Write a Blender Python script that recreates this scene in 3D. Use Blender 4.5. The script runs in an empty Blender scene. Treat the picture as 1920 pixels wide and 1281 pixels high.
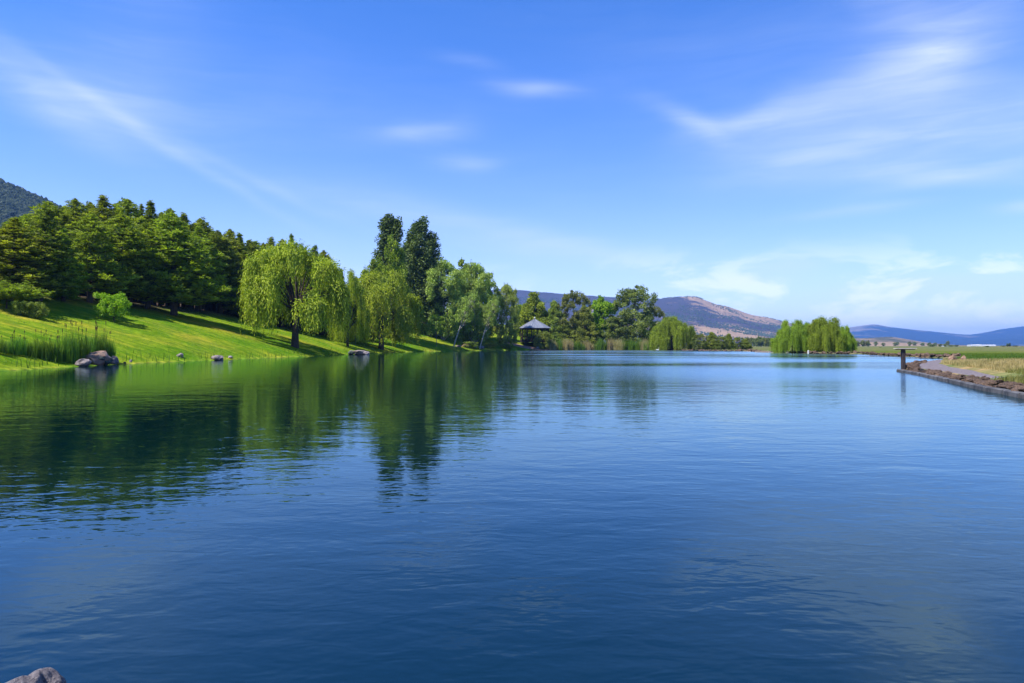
import bpy, math, random
import numpy as np

# ------------------------------------------------------------------ camera, sky, sun, exposure
S = bpy.context.scene
COL = S.collection
F = 1280.0            # focal length in photograph pixels (1920 wide)
HZ = 648.0            # horizon row
CAMH = 1.8

cam_d = bpy.data.cameras.new('camera')
cam_d.sensor_width = 36.0
cam_d.lens = 36.0 * F / 1920.0
cam_d.clip_start = 0.05
cam_d.clip_end = 60000.0
cam = bpy.data.objects.new('camera', cam_d)
COL.objects.link(cam)
cam.location = (0, 0, CAMH)
cam.rotation_euler = (math.radians(90.0) + math.atan((HZ - 640.5) / F), 0, 0)
S.camera = cam

SUN_EL = math.radians(57)
SUN_AZ = math.radians(-122)     # measured from +Y towards +X: high on the left, a little behind the camera
sun_dir = (math.sin(SUN_AZ) * math.cos(SUN_EL), math.cos(SUN_AZ) * math.cos(SUN_EL), math.sin(SUN_EL))
sd_ = bpy.data.lights.new('sun', 'SUN')
sd_.energy = 4.6
sd_.angle = math.radians(0.53)
sd_.color = (1.0, 0.955, 0.88)
sun = bpy.data.objects.new('sun', sd_)
COL.objects.link(sun)
from mathutils import Vector
sun.rotation_euler = Vector(sun_dir).to_track_quat('Z', 'Y').to_euler()

S.view_settings.view_transform = 'Standard'
S.view_settings.look = 'None'
S.view_settings.gamma = 1.0
S.view_settings.use_curve_mapping = False
S.view_settings.exposure = 0.9

S.render.engine = 'CYCLES'
S.cycles.use_denoising = True
S.cycles.max_bounces = 8
S.cycles.diffuse_bounces = 2
S.cycles.glossy_bounces = 2
S.cycles.transmission_bounces = 3
S.cycles.volume_bounces = 0
S.cycles.transparent_max_bounces = 6
S.cycles.caustics_reflective = False
S.cycles.caustics_refractive = False
S.cycles.sample_clamp_indirect = 6.0


class NT:
    """tiny helper to write node trees"""
    def __init__(self, tree):
        self.t = tree
        for n in list(tree.nodes):
            tree.nodes.remove(n)

    def n(self, kind, **kw):
        nd = self.t.nodes.new(kind)
        for k, v in kw.items():
            setattr(nd, k, v)
        return nd

    def put(self, sock, v):
        if isinstance(v, bpy.types.NodeSocket):
            self.t.links.new(v, sock)
        elif v is not None:
            sock.default_value = v

    def math(self, op, a, b=None, c=None, clamp=False):
        nd = self.n('ShaderNodeMath', operation=op, use_clamp=clamp)
        for i, v in enumerate((a, b, c)):
            if v is not None:
                self.put(nd.inputs[i], v)
        return nd.outputs[0]

    def vmath(self, op, a, b=None, out=0):
        nd = self.n('ShaderNodeVectorMath', operation=op)
        self.put(nd.inputs[0], a)
        if b is not None:
            self.put(nd.inputs[1], b)
        return nd.outputs[out]

    def noise(self, vec, scale, detail=2.0, rough=0.5, out=0, dist=0.0):
        nd = self.n('ShaderNodeTexNoise')
        self.put(nd.inputs['Vector'], vec)
        self.put(nd.inputs['Scale'], scale)
        self.put(nd.inputs['Detail'], detail)
        self.put(nd.inputs['Roughness'], rough)
        self.put(nd.inputs['Distortion'], dist)
        return nd.outputs[out]

    def mapping(self, vec, loc=(0, 0, 0), rot=(0, 0, 0), scale=(1, 1, 1), kind='POINT'):
        nd = self.n('ShaderNodeMapping', vector_type=kind)
        self.put(nd.inputs['Vector'], vec)
        nd.inputs['Location'].default_value = loc
        nd.inputs['Rotation'].default_value = rot
        nd.inputs['Scale'].default_value = scale
        return nd.outputs[0]

    def mix(self, fac, a, b, blend='MIX'):
        nd = self.n('ShaderNodeMix', data_type='RGBA', blend_type=blend)
        self.put(nd.inputs[0], fac)
        self.put(nd.inputs[6], a if not isinstance(a, tuple) else (*a[:3], 1))
        self.put(nd.inputs[7], b if not isinstance(b, tuple) else (*b[:3], 1))
        return nd.outputs[2]

    def ramp(self, fac, lo, hi):
        nd = self.n('ShaderNodeMapRange', interpolation_type='SMOOTHSTEP')
        self.put(nd.inputs[0], fac)
        nd.inputs[1].default_value = lo
        nd.inputs[2].default_value = hi
        return nd.outputs[0]


def build_world():
    w = bpy.data.worlds.new('World')
    S.world = w
    w.use_nodes = True
    T = NT(w.node_tree)
    sky = T.n('ShaderNodeTexSky', sky_type='NISHITA')
    sky.sun_disc = False
    sky.sun_elevation = SUN_EL
    sky.sun_rotation = SUN_AZ
    sky.altitude = 1300
    sky.air_density = 1.0
    sky.dust_density = 0.6
    sky.ozone_density = 3.0
    tint = T.mix(1.0, sky.outputs[0], SKY_TINT, 'MULTIPLY')
    co = T.n('ShaderNodeTexCoord').outputs['Generated']
    sep = T.n('ShaderNodeSeparateXYZ')
    T.put(sep.inputs[0], co)
    x, y, z = sep.outputs
    az = T.math('ARCTAN2', x, y)
    el = T.math('ARCSINE', z)
    comb = T.n('ShaderNodeCombineXYZ')
    T.put(comb.inputs[0], az)
    T.put(comb.inputs[1], el)
    ae = comb.outputs[0]
    # gentle warp so that the wisps get frayed outlines
    wn = T.noise(ae, 3.0, 3.0, 0.55, out=1)
    wn = T.vmath('SUBTRACT', wn, (0.5, 0.5, 0.5))
    wn = T.vmath('MULTIPLY', wn, (0.12, 0.045, 0.0))
    wae = T.vmath('ADD', ae, wn)

    def azel(px, py):
        a = math.atan((px - 960) / F)
        return a, math.atan((HZ - py) / F * math.cos(a))

    total = None
    for (px, py, ang, hl, hw, wt) in CLOUDS:
        a, e = azel(px, py)
        m = T.mapping(wae, (a, e, 0), (0, 0, math.radians(ang)), (hl / F, hw / F, 1.0), 'TEXTURE')
        d = T.vmath('DOT_PRODUCT', m, m, out=1)
        g = T.math('EXPONENT', T.math('MULTIPLY', d, -1.0))
        total = T.math('MULTIPLY_ADD', g, wt, total if total is not None else 0.0)
    # streaks along the wind
    s1 = T.mapping(wae, rot=(0, 0, math.radians(-14)), scale=(4.0, 38.0, 1))
    st = T.noise(s1, 1.0, 7.0, 0.68, dist=0.6)
    st = T.ramp(st, 0.25, 0.78)
    s2 = T.noise(T.mapping(wae, scale=(2.2, 7.0, 1)), 1.0, 4.0, 0.6)
    s2 = T.ramp(s2, 0.30, 0.72)
    body = T.math('MULTIPLY', total, T.math('MULTIPLY_ADD', st, 0.42, T.math('MULTIPLY_ADD', s2, 0.40, 0.28)))
    # thin veil everywhere in the sky, of the same cirrus
    veil = T.math('MULTIPLY', T.math('MULTIPLY', st, s2), 0.05)
    # low cumulus banks near the horizon
    c1 = T.noise(T.mapping(ae, scale=(7.0, 18.0, 1)), 1.0, 7.0, 0.60, dist=0.4)
    cm = T.ramp(c1, 0.47, 0.60)
    lowa, lowb = T.ramp(el, 0.0, 0.02), T.ramp(el, 0.155, 0.075)
    right = T.ramp(az, -0.02, 0.3)
    cum = T.math('MULTIPLY', T.math('MULTIPLY', cm, T.math('MULTIPLY', lowa, lowb)), T.math('MULTIPLY_ADD', right, 0.21, 0.09))
    mask = T.math('MULTIPLY', T.math('ADD', body, veil), 0.74)
    # whitening towards the horizon (dusty air)
    hzn = T.math('EXPONENT', T.math('MULTIPLY', T.math('MAXIMUM', el, 0.0), -9.0))
    mask = T.math('MINIMUM', mask, 0.93)
    col = T.mix(T.math('MULTIPLY', hzn, 0.78), tint, HZN_COL)
    col = T.mix(mask, col, CLOUD_COL)
    col = T.mix(cum, col, CUM_COL)
    bg = T.n('ShaderNodeBackground')
    T.put(bg.inputs[0], col)
    bg.inputs[1].default_value = 0.10
    out = T.n('ShaderNodeOutputWorld')
    T.t.links.new(bg.outputs[0], out.inputs[0])


SKY_TINT = (0.31, 0.77, 1.45)
HZN_COL = (9.0, 8.0, 6.2)
CLOUD_COL = (5.0, 5.6, 6.5)
CUM_COL = (9.6, 9.2, 7.6)
# px, py, angle(deg, + is up to the right), half length, half width, weight
CLOUDS = [
    (60, 165, -26, 150, 30, 0.40), (190, 200, -12, 140, 46, 0.34), (320, 270, -26, 200, 11, 0.42),
    (480, 330, -22, 170, 10, 0.30), (240, 110, 60, 150, 90, 0.16), (690, 392, -16, 200, 20, 0.26),
    (930, 430, -14, 240, 26, 0.42), (1100, 470, -6, 200, 26, 0.26), (430, 225, -4, 200, 40, 0.12),
    (1000, 170, -3, 80, 13, 0.55), (872, 120, -6, 60, 12, 0.24), (788, 252, 8, 85, 16, 0.48),
    (868, 303, 0, 60, 14, 0.36), (620, 200, -5, 240, 60, 0.10),
    (1300, 228, -26, 80, 16, 0.50), (1390, 232, 10, 110, 18, 0.42), (1530, 200, 14, 170, 36, 0.46), (1680, 150, 24, 150, 46, 0.36),
    (1770, 110, 50, 110, 60, 0.28), (1690, 30, -60, 120, 60, 0.24), (1500, 90, 6, 260, 90, 0.14),
    (1780, 230, 4, 260, 44, 0.50), (1600, 285, 4, 170, 26, 0.42), (1560, 300, -10, 160, 14, 0.30), (1740, 335, -8, 170, 16, 0.50),
    (1850, 318, 8, 150, 12, 0.55), (1800, 285, 4, 240, 40, 0.34), (1620, 395, 0, 90, 9, 0.40), (1912, 392, 0, 35, 9, 0.6),
    (1900, 160, 0, 160, 60, 0.12),
    (1440, 500, 4, 110, 24, 0.55), (1740, 545, 0, 170, 24, 0.55), (1360, 525, 4, 60, 16, 0.3), (620, 490, -30, 50, 22, 0.4),
]
build_world()

# ------------------------------------------------------------------ helpers
rng = np.random.default_rng(7)
random.seed(7)
LABELS = []


def tag(o, label=None, cat=None, group=None, kind=None):
    if label: o['label'] = label
    if cat: o['category'] = cat
    if group: o['group'] = group
    if kind: o['kind'] = kind
    return o


def empty(name, loc, rz=0.0, scale=(1, 1, 1)):
    o = bpy.data.objects.new(name, None)
    COL.objects.link(o)
    o.empty_display_size = 0.3
    o.location = loc
    o.rotation_euler = (0, 0, rz)
    o.scale = scale
    return o


def copy_tree(o, parent=None):
    c = o.copy()
    COL.objects.link(c)
    c.parent = parent
    for ch in list(o.children):
        copy_tree(ch, c)
    return c


class MB:
    def __init__(self):
        self.v, self.f3, self.f4, self.t = [], [], [], []
        self.n = 0

    def add(self, v, f, tint=None):
        v = np.asarray(v, dtype=np.float64).reshape(-1, 3)
        f = np.asarray(f, dtype=np.int64)
        if len(f):
            (self.f4 if f.shape[1] == 4 else self.f3).append(f + self.n)
        self.v.append(v)
        self.t.append(np.full(len(v), 0.5) if tint is None else np.broadcast_to(tint, (len(v),)).astype(float))
        self.n += len(v)

    def mesh(self, name, smooth=False):
        v = np.concatenate(self.v)
        f3 = np.concatenate(self.f3) if self.f3 else np.zeros((0, 3), int)
        f4 = np.concatenate(self.f4) if self.f4 else np.zeros((0, 4), int)
        me = bpy.data.meshes.new(name)
        me.vertices.add(len(v))
        me.vertices.foreach_set('co', v.astype(np.float32).ravel())
        idx = np.concatenate([f3.ravel(), f4.ravel()]).astype(np.int32)
        me.loops.add(len(idx))
        me.loops.foreach_set('vertex_index', idx)
        tot = np.concatenate([np.full(len(f3), 3), np.full(len(f4), 4)]).astype(np.int32)
        st = np.concatenate([[0], np.cumsum(tot)[:-1]]).astype(np.int32)
        me.polygons.add(len(tot))
        me.polygons.foreach_set('loop_start', st)
        me.polygons.foreach_set('loop_total', tot)
        me.polygons.foreach_set('use_smooth', np.full(len(tot), bool(smooth)))
        a = me.attributes.new('tint', 'FLOAT', 'POINT')
        a.data.foreach_set('value', np.concatenate(self.t).astype(np.float32))
        me.update(calc_edges=True)
        me.validate()
        return me

    def build(self, name, mat, parent=None, smooth=False, loc=None):
        me = self.mesh(name, smooth)
        me.materials.append(mat)
        return link(name, me, parent, loc)

    # ---- shapes
    def box(self, c, s, rz=0.0, tint=None, M=None):
        x, y, z = s[0] / 2, s[1] / 2, s[2] / 2
        v = np.array([(-x, -y, -z), (x, -y, -z), (x, y, -z), (-x, y, -z), (-x, -y, z), (x, -y, z), (x, y, z), (-x, y, z)])
        if M is not None:
            v = v @ np.asarray(M).T
        cr, sr = math.cos(rz), math.sin(rz)
        v = v @ np.array([[cr, -sr, 0], [sr, cr, 0], [0, 0, 1]]).T + np.array(c)
        self.add(v, [(0, 3, 2, 1), (4, 5, 6, 7), (0, 1, 5, 4), (1, 2, 6, 5), (2, 3, 7, 6), (3, 0, 4, 7)], tint)

    def tube(self, pts, rad, n=6, tint=None, cap=True):
        pts = np.asarray(pts, float)
        rad = np.broadcast_to(np.asarray(rad, float), (len(pts),))
        d = np.gradient(pts, axis=0)
        d /= np.linalg.norm(d, axis=1)[:, None] + 1e-9
        ref = np.array([1.0, 0.13, 0.07]) if abs(d[0][2]) > 0.7 else np.array([0.03, 0.05, 1.0])
        s = np.cross(d, ref)
        s /= np.linalg.norm(s, axis=1)[:, None] + 1e-9
        u = np.cross(s, d)
        a = np.linspace(0, 2 * math.pi, n, endpoint=False)
        ring = pts[:, None, :] + rad[:, None, None] * (np.cos(a)[None, :, None] * s[:, None, :] + np.sin(a)[None, :, None] * u[:, None, :])
        v = ring.reshape(-1, 3)
        f = []
        for i in range(len(pts) - 1):
            for j in range(n):
                k = (j + 1) % n
                f.append((i * n + j, i * n + k, (i + 1) * n + k, (i + 1) * n + j))
        self.add(v, f, tint)
        if cap:
            base = self.n - len(v)
            c = len(pts) - 1
            self.f3.append(np.array([(base + c * n, base + c * n + j, base + c * n + j + 1) for j in range(1, n - 1)]))

    def cards(self, P, N, A, L, W, tint):
        """diamond leaves: base P, normal N, axis A, length L, width W"""
        k = len(P)
        A = A / (np.linalg.norm(A, axis=1)[:, None] + 1e-9)
        Sd = np.cross(A, N)
        Sd /= np.linalg.norm(Sd, axis=1)[:, None] + 1e-9
        Nn = np.cross(Sd, A)
        L = np.broadcast_to(L, (k,))[:, None]
        W = np.broadcast_to(W, (k,))[:, None]
        v = np.stack([P, P + A * L * 0.45 + Sd * W * 0.5 + Nn * L * 0.07, P + A * L, P + A * L * 0.45 - Sd * W * 0.5 + Nn * L * 0.07], 1)
        f = np.arange(4 * k).reshape(k, 4)
        self.add(v.reshape(-1, 3), f, np.repeat(tint, 4))


def link(name, me, parent=None, loc=None):
    o = bpy.data.objects.new(name, me)
    COL.objects.link(o)
    if parent: o.parent = parent
    if loc is not None: o.location = loc
    return o


def vnoise(x, y, seed=0):
    x = np.asarray(x, float); y = np.asarray(y, float)
    xi = np.floor(x).astype(np.int64); yi = np.floor(y).astype(np.int64)
    xf = x - xi; yf = y - yi
    def h(a, b):
        n = (a * 374761393 + b * 668265263 + seed * 1442695041) & 0xffffffff
        n = ((n ^ (n >> 13)) * 1274126177) & 0xffffffff
        return ((n ^ (n >> 16)) & 0xffff) / 65535.0
    u = xf * xf * (3 - 2 * xf); v = yf * yf * (3 - 2 * yf)
    return (h(xi, yi) * (1 - u) + h(xi + 1, yi) * u) * (1 - v) + (h(xi, yi + 1) * (1 - u) + h(xi + 1, yi + 1) * u) * v


def fbm(x, y, oct=4, seed=0):
    s = 0; a = 0.5; t = 0
    for i in range(oct):
        s = s + a * vnoise(x * 2 ** i, y * 2 ** i, seed + i); t += a; a *= 0.5
    return s / t


def sstep(a, b, x):
    t = np.clip((np.asarray(x, float) - a) / (b - a), 0, 1)
    return t * t * (3 - 2 * t)


def rdirs(n, r=rng):
    v = r.normal(size=(n, 3))
    return v / (np.linalg.norm(v, axis=1)[:, None] + 1e-9)

# ------------------------------------------------------------------ terrain function
LAKE = [(-62, -8), (-64, 12), (-50, 34), (-35.6, 46.5), (-36.3, 54), (-37.8, 65), (-36.2, 82), (-34.8, 96), (-33.0, 118),
        (-31.0, 153), (-28.5, 184), (-17.5, 219), (-5.7, 243), (8, 258), (30, 272), (52, 268), (62, 240), (74, 212),
        (66, 176), (63, 163), (67.5, 149), (72, 143), (64.5, 112), (60, 92), (39, 66), (28.3, 50), (26.7, 46.6),
        (21.4, 33), (18.7, 26.8), (17.4, 23.2), (15.5, 16), (12.5, 8.5), (8, 3.6), (2, 2.5), (-3, 2.35), (-9, 1.6), (-20, -2), (-40, -8)]


def chaikin(p, it=1):
    p = np.array(p, float)
    for _ in range(it):
        q = np.roll(p, -1, axis=0)
        p = np.stack([p * 0.8 + q * 0.2, p * 0.2 + q * 0.8], 1).reshape(-1, 2)
    return p


LP = chaikin(LAKE, 1)


def shore_sd(x, y):
    x = np.atleast_1d(np.asarray(x, float)).ravel(); y = np.atleast_1d(np.asarray(y, float)).ravel()
    a = LP; b = np.roll(LP, -1, axis=0)
    best = np.full(x.shape, 1e18); inside = np.zeros(x.shape, bool)
    for (ax, ay), (bx, by) in zip(a, b):
        dx, dy = bx - ax, by - ay
        t = np.clip(((x - ax) * dx + (y - ay) * dy) / (dx * dx + dy * dy + 1e-12), 0, 1)
        best = np.minimum(best, (x - ax - t * dx) ** 2 + (y - ay - t * dy) ** 2)
        c = ((ay > y) != (by > y))
        if ay != by:
            inside ^= c & (x < (bx - ax) * (y - ay) / (by - ay) + ax)
    d = np.sqrt(best)
    return np.where(inside, -d, d)


def height(x, y, sd=None):
    x = np.atleast_1d(np.asarray(x, float)).ravel(); y = np.atleast_1d(np.asarray(y, float)).ravel()
    if sd is None:
        sd = shore_sd(x, y)
    sdw = sd + (fbm(x * 0.35, y * 0.35, 3, 5) - 0.5) * 0.6 * (sstep(70, 30, x) * (x < 15))
    k = 0.30 + (0.20 - 0.30) * sstep(-30, -5, x) + (0.05 - 0.20) * sstep(12, 46, x) + (0.0 - 0.05) * sstep(45, 60, x)
    k = k * sstep(5, 38, y)
    bankh = 0.22 + 0.05 * sstep(14, 17, x) * sstep(120, 70, y) + 0.1 * sstep(50, 60, x)
    w = 0.8 - 0.45 * sstep(10, 16, x)
    p = np.maximum(sdw, 0)
    f = np.where(p < 30, p, 30 + (p - 30) * 0.35)
    f = np.minimum(f, 75 + (f - 75) * 0.05)
    h = bankh * (1 - np.exp(-p / w)) + k * np.maximum(f - 0.6, 0) * sstep(0, 3, p)
    h = h + (fbm(x * 0.05, y * 0.05, 3, 9) - 0.5) * 1.0 * sstep(3, 14, p) * (k > 0.04)
    h = h + (fbm(x * 0.3, y * 0.3, 2, 3) - 0.5) * 0.06 * sstep(1, 4, p)
    return np.where(sdw > 0, h, np.maximum(sdw * 0.55, -1.4))


def H1(x, y):
    return float(height(x, y)[0])


def at(px, d):
    x = (px - 960) / F * d
    return x, d, H1(x, d)


_ds = np.geomspace(16, 900, 500)


def at_y(px, py):
    """point of the ground seen at pixel (px,py)"""
    xs = (px - 960) / F * _ds
    sd = shore_sd(xs, _ds)
    h = height(xs, _ds, sd)
    yp = HZ + (CAMH - h) * F / _ds
    ok = (sd > 0) & (yp <= py)
    i = int(np.argmax(ok)) if ok.any() else len(_ds) - 1
    return float(xs[i]), float(_ds[i]), float(h[i])


def zpix(py, d):
    return CAMH + (HZ - py) / F * d

# ------------------------------------------------------------------ materials
def new_mat(name):
    m = bpy.data.materials.new(name)
    m.use_nodes = True
    return m, NT(m.node_tree)


def finish(T, shader):
    o = T.n('ShaderNodeOutputMaterial')
    T.t.links.new(shader, o.inputs[0])


def principled(T, color, rough=0.8, spec=0.3, normal=None, **kw):
    b = T.n('ShaderNodeBsdfPrincipled')
    T.put(b.inputs['Base Color'], color if not isinstance(color, tuple) else (*color[:3], 1))
    T.put(b.inputs['Roughness'], rough)
    T.put(b.inputs['Specular IOR Level'], spec)
    if normal is not None: T.put(b.inputs['Normal'], normal)
    for k, v in kw.items():
        T.put(b.inputs[k], v)
    return b.outputs[0]


def bump(T, h, dist=0.1, strength=1.0):
    b = T.n('ShaderNodeBump')
    T.put(b.inputs['Height'], h)
    b.inputs['Distance'].default_value = dist
    T.put(b.inputs['Strength'], strength)
    return b.outputs[0]


def leaf_mat(name, dark, light, trans=0.3, var=0.25):
    m, T = new_mat(name)
    t = T.n('ShaderNodeAttribute', attribute_name='tint').outputs['Fac']
    c = T.mix(t, dark, light)
    r = T.n('ShaderNodeObjectInfo').outputs['Random']
    h = T.n('ShaderNodeHueSaturation')
    T.put(h.inputs['Color'], c)
    T.put(h.inputs['Hue'], T.math('MULTIPLY_ADD', r, 0.03, 0.485))
    T.put(h.inputs['Value'], T.math('MULTIPLY_ADD', r, var, 1.0 - var * 0.5))
    col = h.outputs[0]
    p = principled(T, col, 0.55, 0.25)
    tr = T.n('ShaderNodeBsdfTranslucent')
    tc = T.mix(1.0, col, (1.15, 1.25, 0.5), 'MULTIPLY')
    T.put(tr.inputs[0], tc)
    mx = T.n('ShaderNodeMixShader')
    mx.inputs[0].default_value = trans
    T.t.links.new(p, mx.inputs[1]); T.t.links.new(tr.outputs[0], mx.inputs[2])
    finish(T, mx.outputs[0])
    return m


def plain_mat(name, c1, c2, scale=2.0, rough=0.85, bumpd=0.02, spec=0.3, detail=5, stretch=(1, 1, 1), use_obj=True):
    m, T = new_mat(name)
    tc = T.n('ShaderNodeTexCoord').outputs['Object' if use_obj else 'Generated']
    v = T.mapping(tc, scale=stretch)
    n = T.noise(v, scale, detail, 0.6)
    f = T.ramp(n, 0.3, 0.7)
    c = T.mix(f, c1, c2)
    r = T.n('ShaderNodeObjectInfo').outputs['Random']
    c = T.mix(T.math('MULTIPLY', r, 0.5), c, tuple(0.5 * a for a in c1))
    n2 = T.noise(v, scale * 6, 4, 0.6)
    finish(T, principled(T, c, rough, spec, bump(T, T.math('ADD', n, T.math('MULTIPLY', n2, 0.3)), bumpd)))
    return m


def ground_mat():
    m, T = new_mat('ground_cover')
    pos = T.n('ShaderNodeNewGeometry').outputs['Position']
    col = T.n('ShaderNodeAttribute', attribute_name='Col').outputs['Color']
    n1 = T.noise(pos, 0.12, 5, 0.6)
    n2 = T.noise(pos, 1.3, 5, 0.65)
    n3 = T.noise(pos, 9.0, 3, 0.6)
    n4 = T.noise(T.mapping(pos, rot=(0, 0, math.radians(70)), scale=(0.12, 0.9, 0.5)), 1.0, 5, 0.65)
    a = T.mix(T.ramp(n1, 0.35, 0.7), (0.62, 0.84, 0.8), (1.34, 1.10, 1.3))
    col = T.mix(1.0, col, T.mix(T.ramp(n4, 0.32, 0.68), (0.62, 0.78, 0.75), (1.34, 1.18, 1.3)), 'MULTIPLY')
    b = T.mix(T.ramp(n2, 0.3, 0.7), (0.66, 0.76, 0.75), (1.26, 1.18, 1.15))
    c = T.mix(T.ramp(n3, 0.3, 0.7), (0.80, 0.82, 0.8), (1.18, 1.15, 1.1))
    col = T.mix(1.0, col, a, 'MULTIPLY')
    col = T.mix(1.0, col, b, 'MULTIPLY')
    col = T.mix(1.0, col, c, 'MULTIPLY')
    h = T.math('ADD', T.math('MULTIPLY', n2, 0.25), T.math('MULTIPLY', n3, 0.06))
    finish(T, principled(T, col, 0.9, 0.0, bump(T, h, 0.6)))
    return m


def water_mat():
    m, T = new_mat('lake_water')
    pos = T.n('ShaderNodeNewGeometry').outputs['Position']
    sep = T.n('ShaderNodeSeparateXYZ'); T.put(sep.inputs[0], pos)
    X, Y = sep.outputs[0], sep.outputs[1]
    # wind patches: the open right half of the lake is ruffled, the lee of the left shore is calm
    pn = T.noise(T.mapping(pos, scale=(0.03, 0.05, 1)), 1.0, 3, 0.5)
    ruf = T.math('MULTIPLY', T.ramp(T.math('ADD', X, T.math('MULTIPLY', pn, 16.0)), 0.0, 24.0), T.ramp(Y, 14.0, 40.0))
    ruf2 = T.math('MULTIPLY', ruf, T.ramp(T.noise(T.mapping(pos, scale=(0.010, 0.034, 1)), 1.0, 2, 0.5), 0.32, 0.62))
    v0 = T.mapping(pos, rot=(0, 0, math.radians(14)), scale=(0.55, 1.0, 1))
    h1 = T.noise(v0, 1.15, 2.0, 0.5, dist=0.5)
    h2 = T.noise(T.mapping(pos, rot=(0, 0, math.radians(-9)), scale=(0.5, 1.0, 1)), 4.2, 2.0, 0.5, dist=0.6)
    h3 = T.noise(T.mapping(pos, rot=(0, 0, math.radians(20)), scale=(0.6, 1.0, 1)), 13.0, 1.0, 0.5)
    h0 = T.noise(T.mapping(pos, scale=(0.6, 1.0, 1)), 0.35, 1.0, 0.5)
    h = T.math('MULTIPLY', h1, WAVE[1])
    h = T.math('MULTIPLY_ADD', h0, WAVE[0], h)
    h = T.math('MULTIPLY_ADD', h2, WAVE[2], h)
    h = T.math('MULTIPLY_ADD', h3, WAVE[3], h)
    amp = T.math('MULTIPLY_ADD', ruf2, WAVE[4], 1.0)
    h = T.math('MULTIPLY', h, amp)
    # deep water body colour, slightly greener patches
    bn = T.noise(pos, 0.05, 2, 0.5)
    col = T.mix(bn, (0.0003, 0.0080, 0.0095), (0.0005, 0.0100, 0.0110))
    nrm = bump(T, h, 1.0)
    dif = T.n('ShaderNodeBsdfDiffuse'); T.put(dif.inputs['Color'], col)
    gl = T.n('ShaderNodeBsdfGlossy'); gl.inputs['Color'].default_value = (0.70, 0.91, 0.98, 1)
    # ripples too small to see one by one, by wind and by distance
    T.put(gl.inputs['Roughness'], T.math('MULTIPLY_ADD', ruf2, 0.20, T.math('MULTIPLY_ADD', T.ramp(Y, 25.0, 160.0), 0.03, 0.02)))
    T.put(gl.inputs['Normal'], nrm)
    fr = T.n('ShaderNodeFresnel'); fr.inputs['IOR'].default_value = 1.6; T.put(fr.inputs['Normal'], nrm)
    mx = T.n('ShaderNodeMixShader'); T.put(mx.inputs[0], fr.outputs[0])
    T.t.links.new(dif.outputs[0], mx.inputs[1]); T.t.links.new(gl.outputs[0], mx.inputs[2])
    finish(T, mx.outputs[0])
    return m


WAVE = (0.012, 0.0105, 0.0045, 0.0012, 0.6)
M = {}
M['ground'] = ground_mat()
M['water'] = water_mat()
M['pine'] = leaf_mat('pine_needles', (0.075, 0.105, 0.014), (0.400, 0.460, 0.038), 0.4)
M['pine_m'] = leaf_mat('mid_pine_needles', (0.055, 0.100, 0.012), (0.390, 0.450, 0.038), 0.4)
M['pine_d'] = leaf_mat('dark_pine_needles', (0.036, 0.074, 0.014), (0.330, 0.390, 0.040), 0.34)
M['fresh'] = leaf_mat('fresh_conifer_needles', (0.090, 0.190, 0.018), (0.290, 0.450, 0.040), 0.4)
M['willow'] = leaf_mat('willow_leaves', (0.130, 0.200, 0.012), (0.460, 0.520, 0.024), 0.30)
M['willow_d'] = leaf_mat('deep_willow_leaves', (0.090, 0.160, 0.012), (0.310, 0.430, 0.024), 0.26)
M['poplar'] = leaf_mat('poplar_leaves', (0.032, 0.068, 0.018), (0.160, 0.220, 0.040), 0.3)
M['olive'] = leaf_mat('olive_green_leaves', (0.090, 0.130, 0.020), (0.320, 0.360, 0.055), 0.4)
M['bright'] = leaf_mat('bright_green_leaves', (0.130, 0.250, 0.012), (0.360, 0.540, 0.024), 0.42)
M['mid'] = leaf_mat('mid_green_leaves', (0.090, 0.150, 0.012), (0.340, 0.420, 0.028), 0.4)
M['grey'] = leaf_mat('grey_green_leaves', (0.150, 0.205, 0.040), (0.430, 0.560, 0.095), 0.36)
M['juniper'] = leaf_mat('juniper_scales', (0.065, 0.092, 0.020), (0.290, 0.320, 0.066), 0.34)
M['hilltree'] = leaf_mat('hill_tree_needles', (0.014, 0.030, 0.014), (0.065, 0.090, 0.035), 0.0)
M['reed'] = leaf_mat('reed_leaves', (0.050, 0.130, 0.012), (0.190, 0.320, 0.030), 0.4)
M['reedpale'] = leaf_mat('pale_reed_leaves', (0.200, 0.190, 0.060), (0.520, 0.430, 0.220), 0.3)
M['drygrass'] = leaf_mat('dry_grass_blades', (0.150, 0.160, 0.030), (0.420, 0.330, 0.140), 0.25, 0.0)
M['greengrass'] = leaf_mat('green_grass_blades', (0.050, 0.120, 0.010), (0.170, 0.230, 0.018), 0.3, 0.0)
M['lawngrass'] = leaf_mat('lawn_grass_blades', (0.160, 0.235, 0.012), (0.230, 0.270, 0.020), 0.25, 0.0)
M['cattail'] = plain_mat('cattail_brown', (0.05, 0.025, 0.012), (0.09, 0.045, 0.02), 20)
M['bark'] = plain_mat('brown_bark', (0.045, 0.032, 0.024), (0.11, 0.08, 0.06), 3, 0.9, 0.05, stretch=(3, 3, 0.6))
M['barkgrey'] = plain_mat('grey_bark', (0.09, 0.085, 0.08), (0.20, 0.185, 0.17), 3, 0.9, 0.04, stretch=(3, 3, 0.6))
M['barkpale'] = plain_mat('pale_bark', (0.38, 0.33, 0.27), (0.60, 0.54, 0.45), 4, 0.85, 0.03, stretch=(2, 2, 1))
M['basalt'] = plain_mat('brown_basalt', (0.040, 0.026, 0.018), (0.18, 0.115, 0.075), 3.2, 0.9, 0.06)
M['boulder'] = plain_mat('grey_boulder', (0.15, 0.12, 0.11), (0.36, 0.30, 0.28), 2.2, 0.85, 0.07)
M['boulderwarm'] = plain_mat('orange_brown_boulder', (0.20, 0.115, 0.07), (0.38, 0.25, 0.17), 2.0, 0.85, 0.07)
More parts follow.
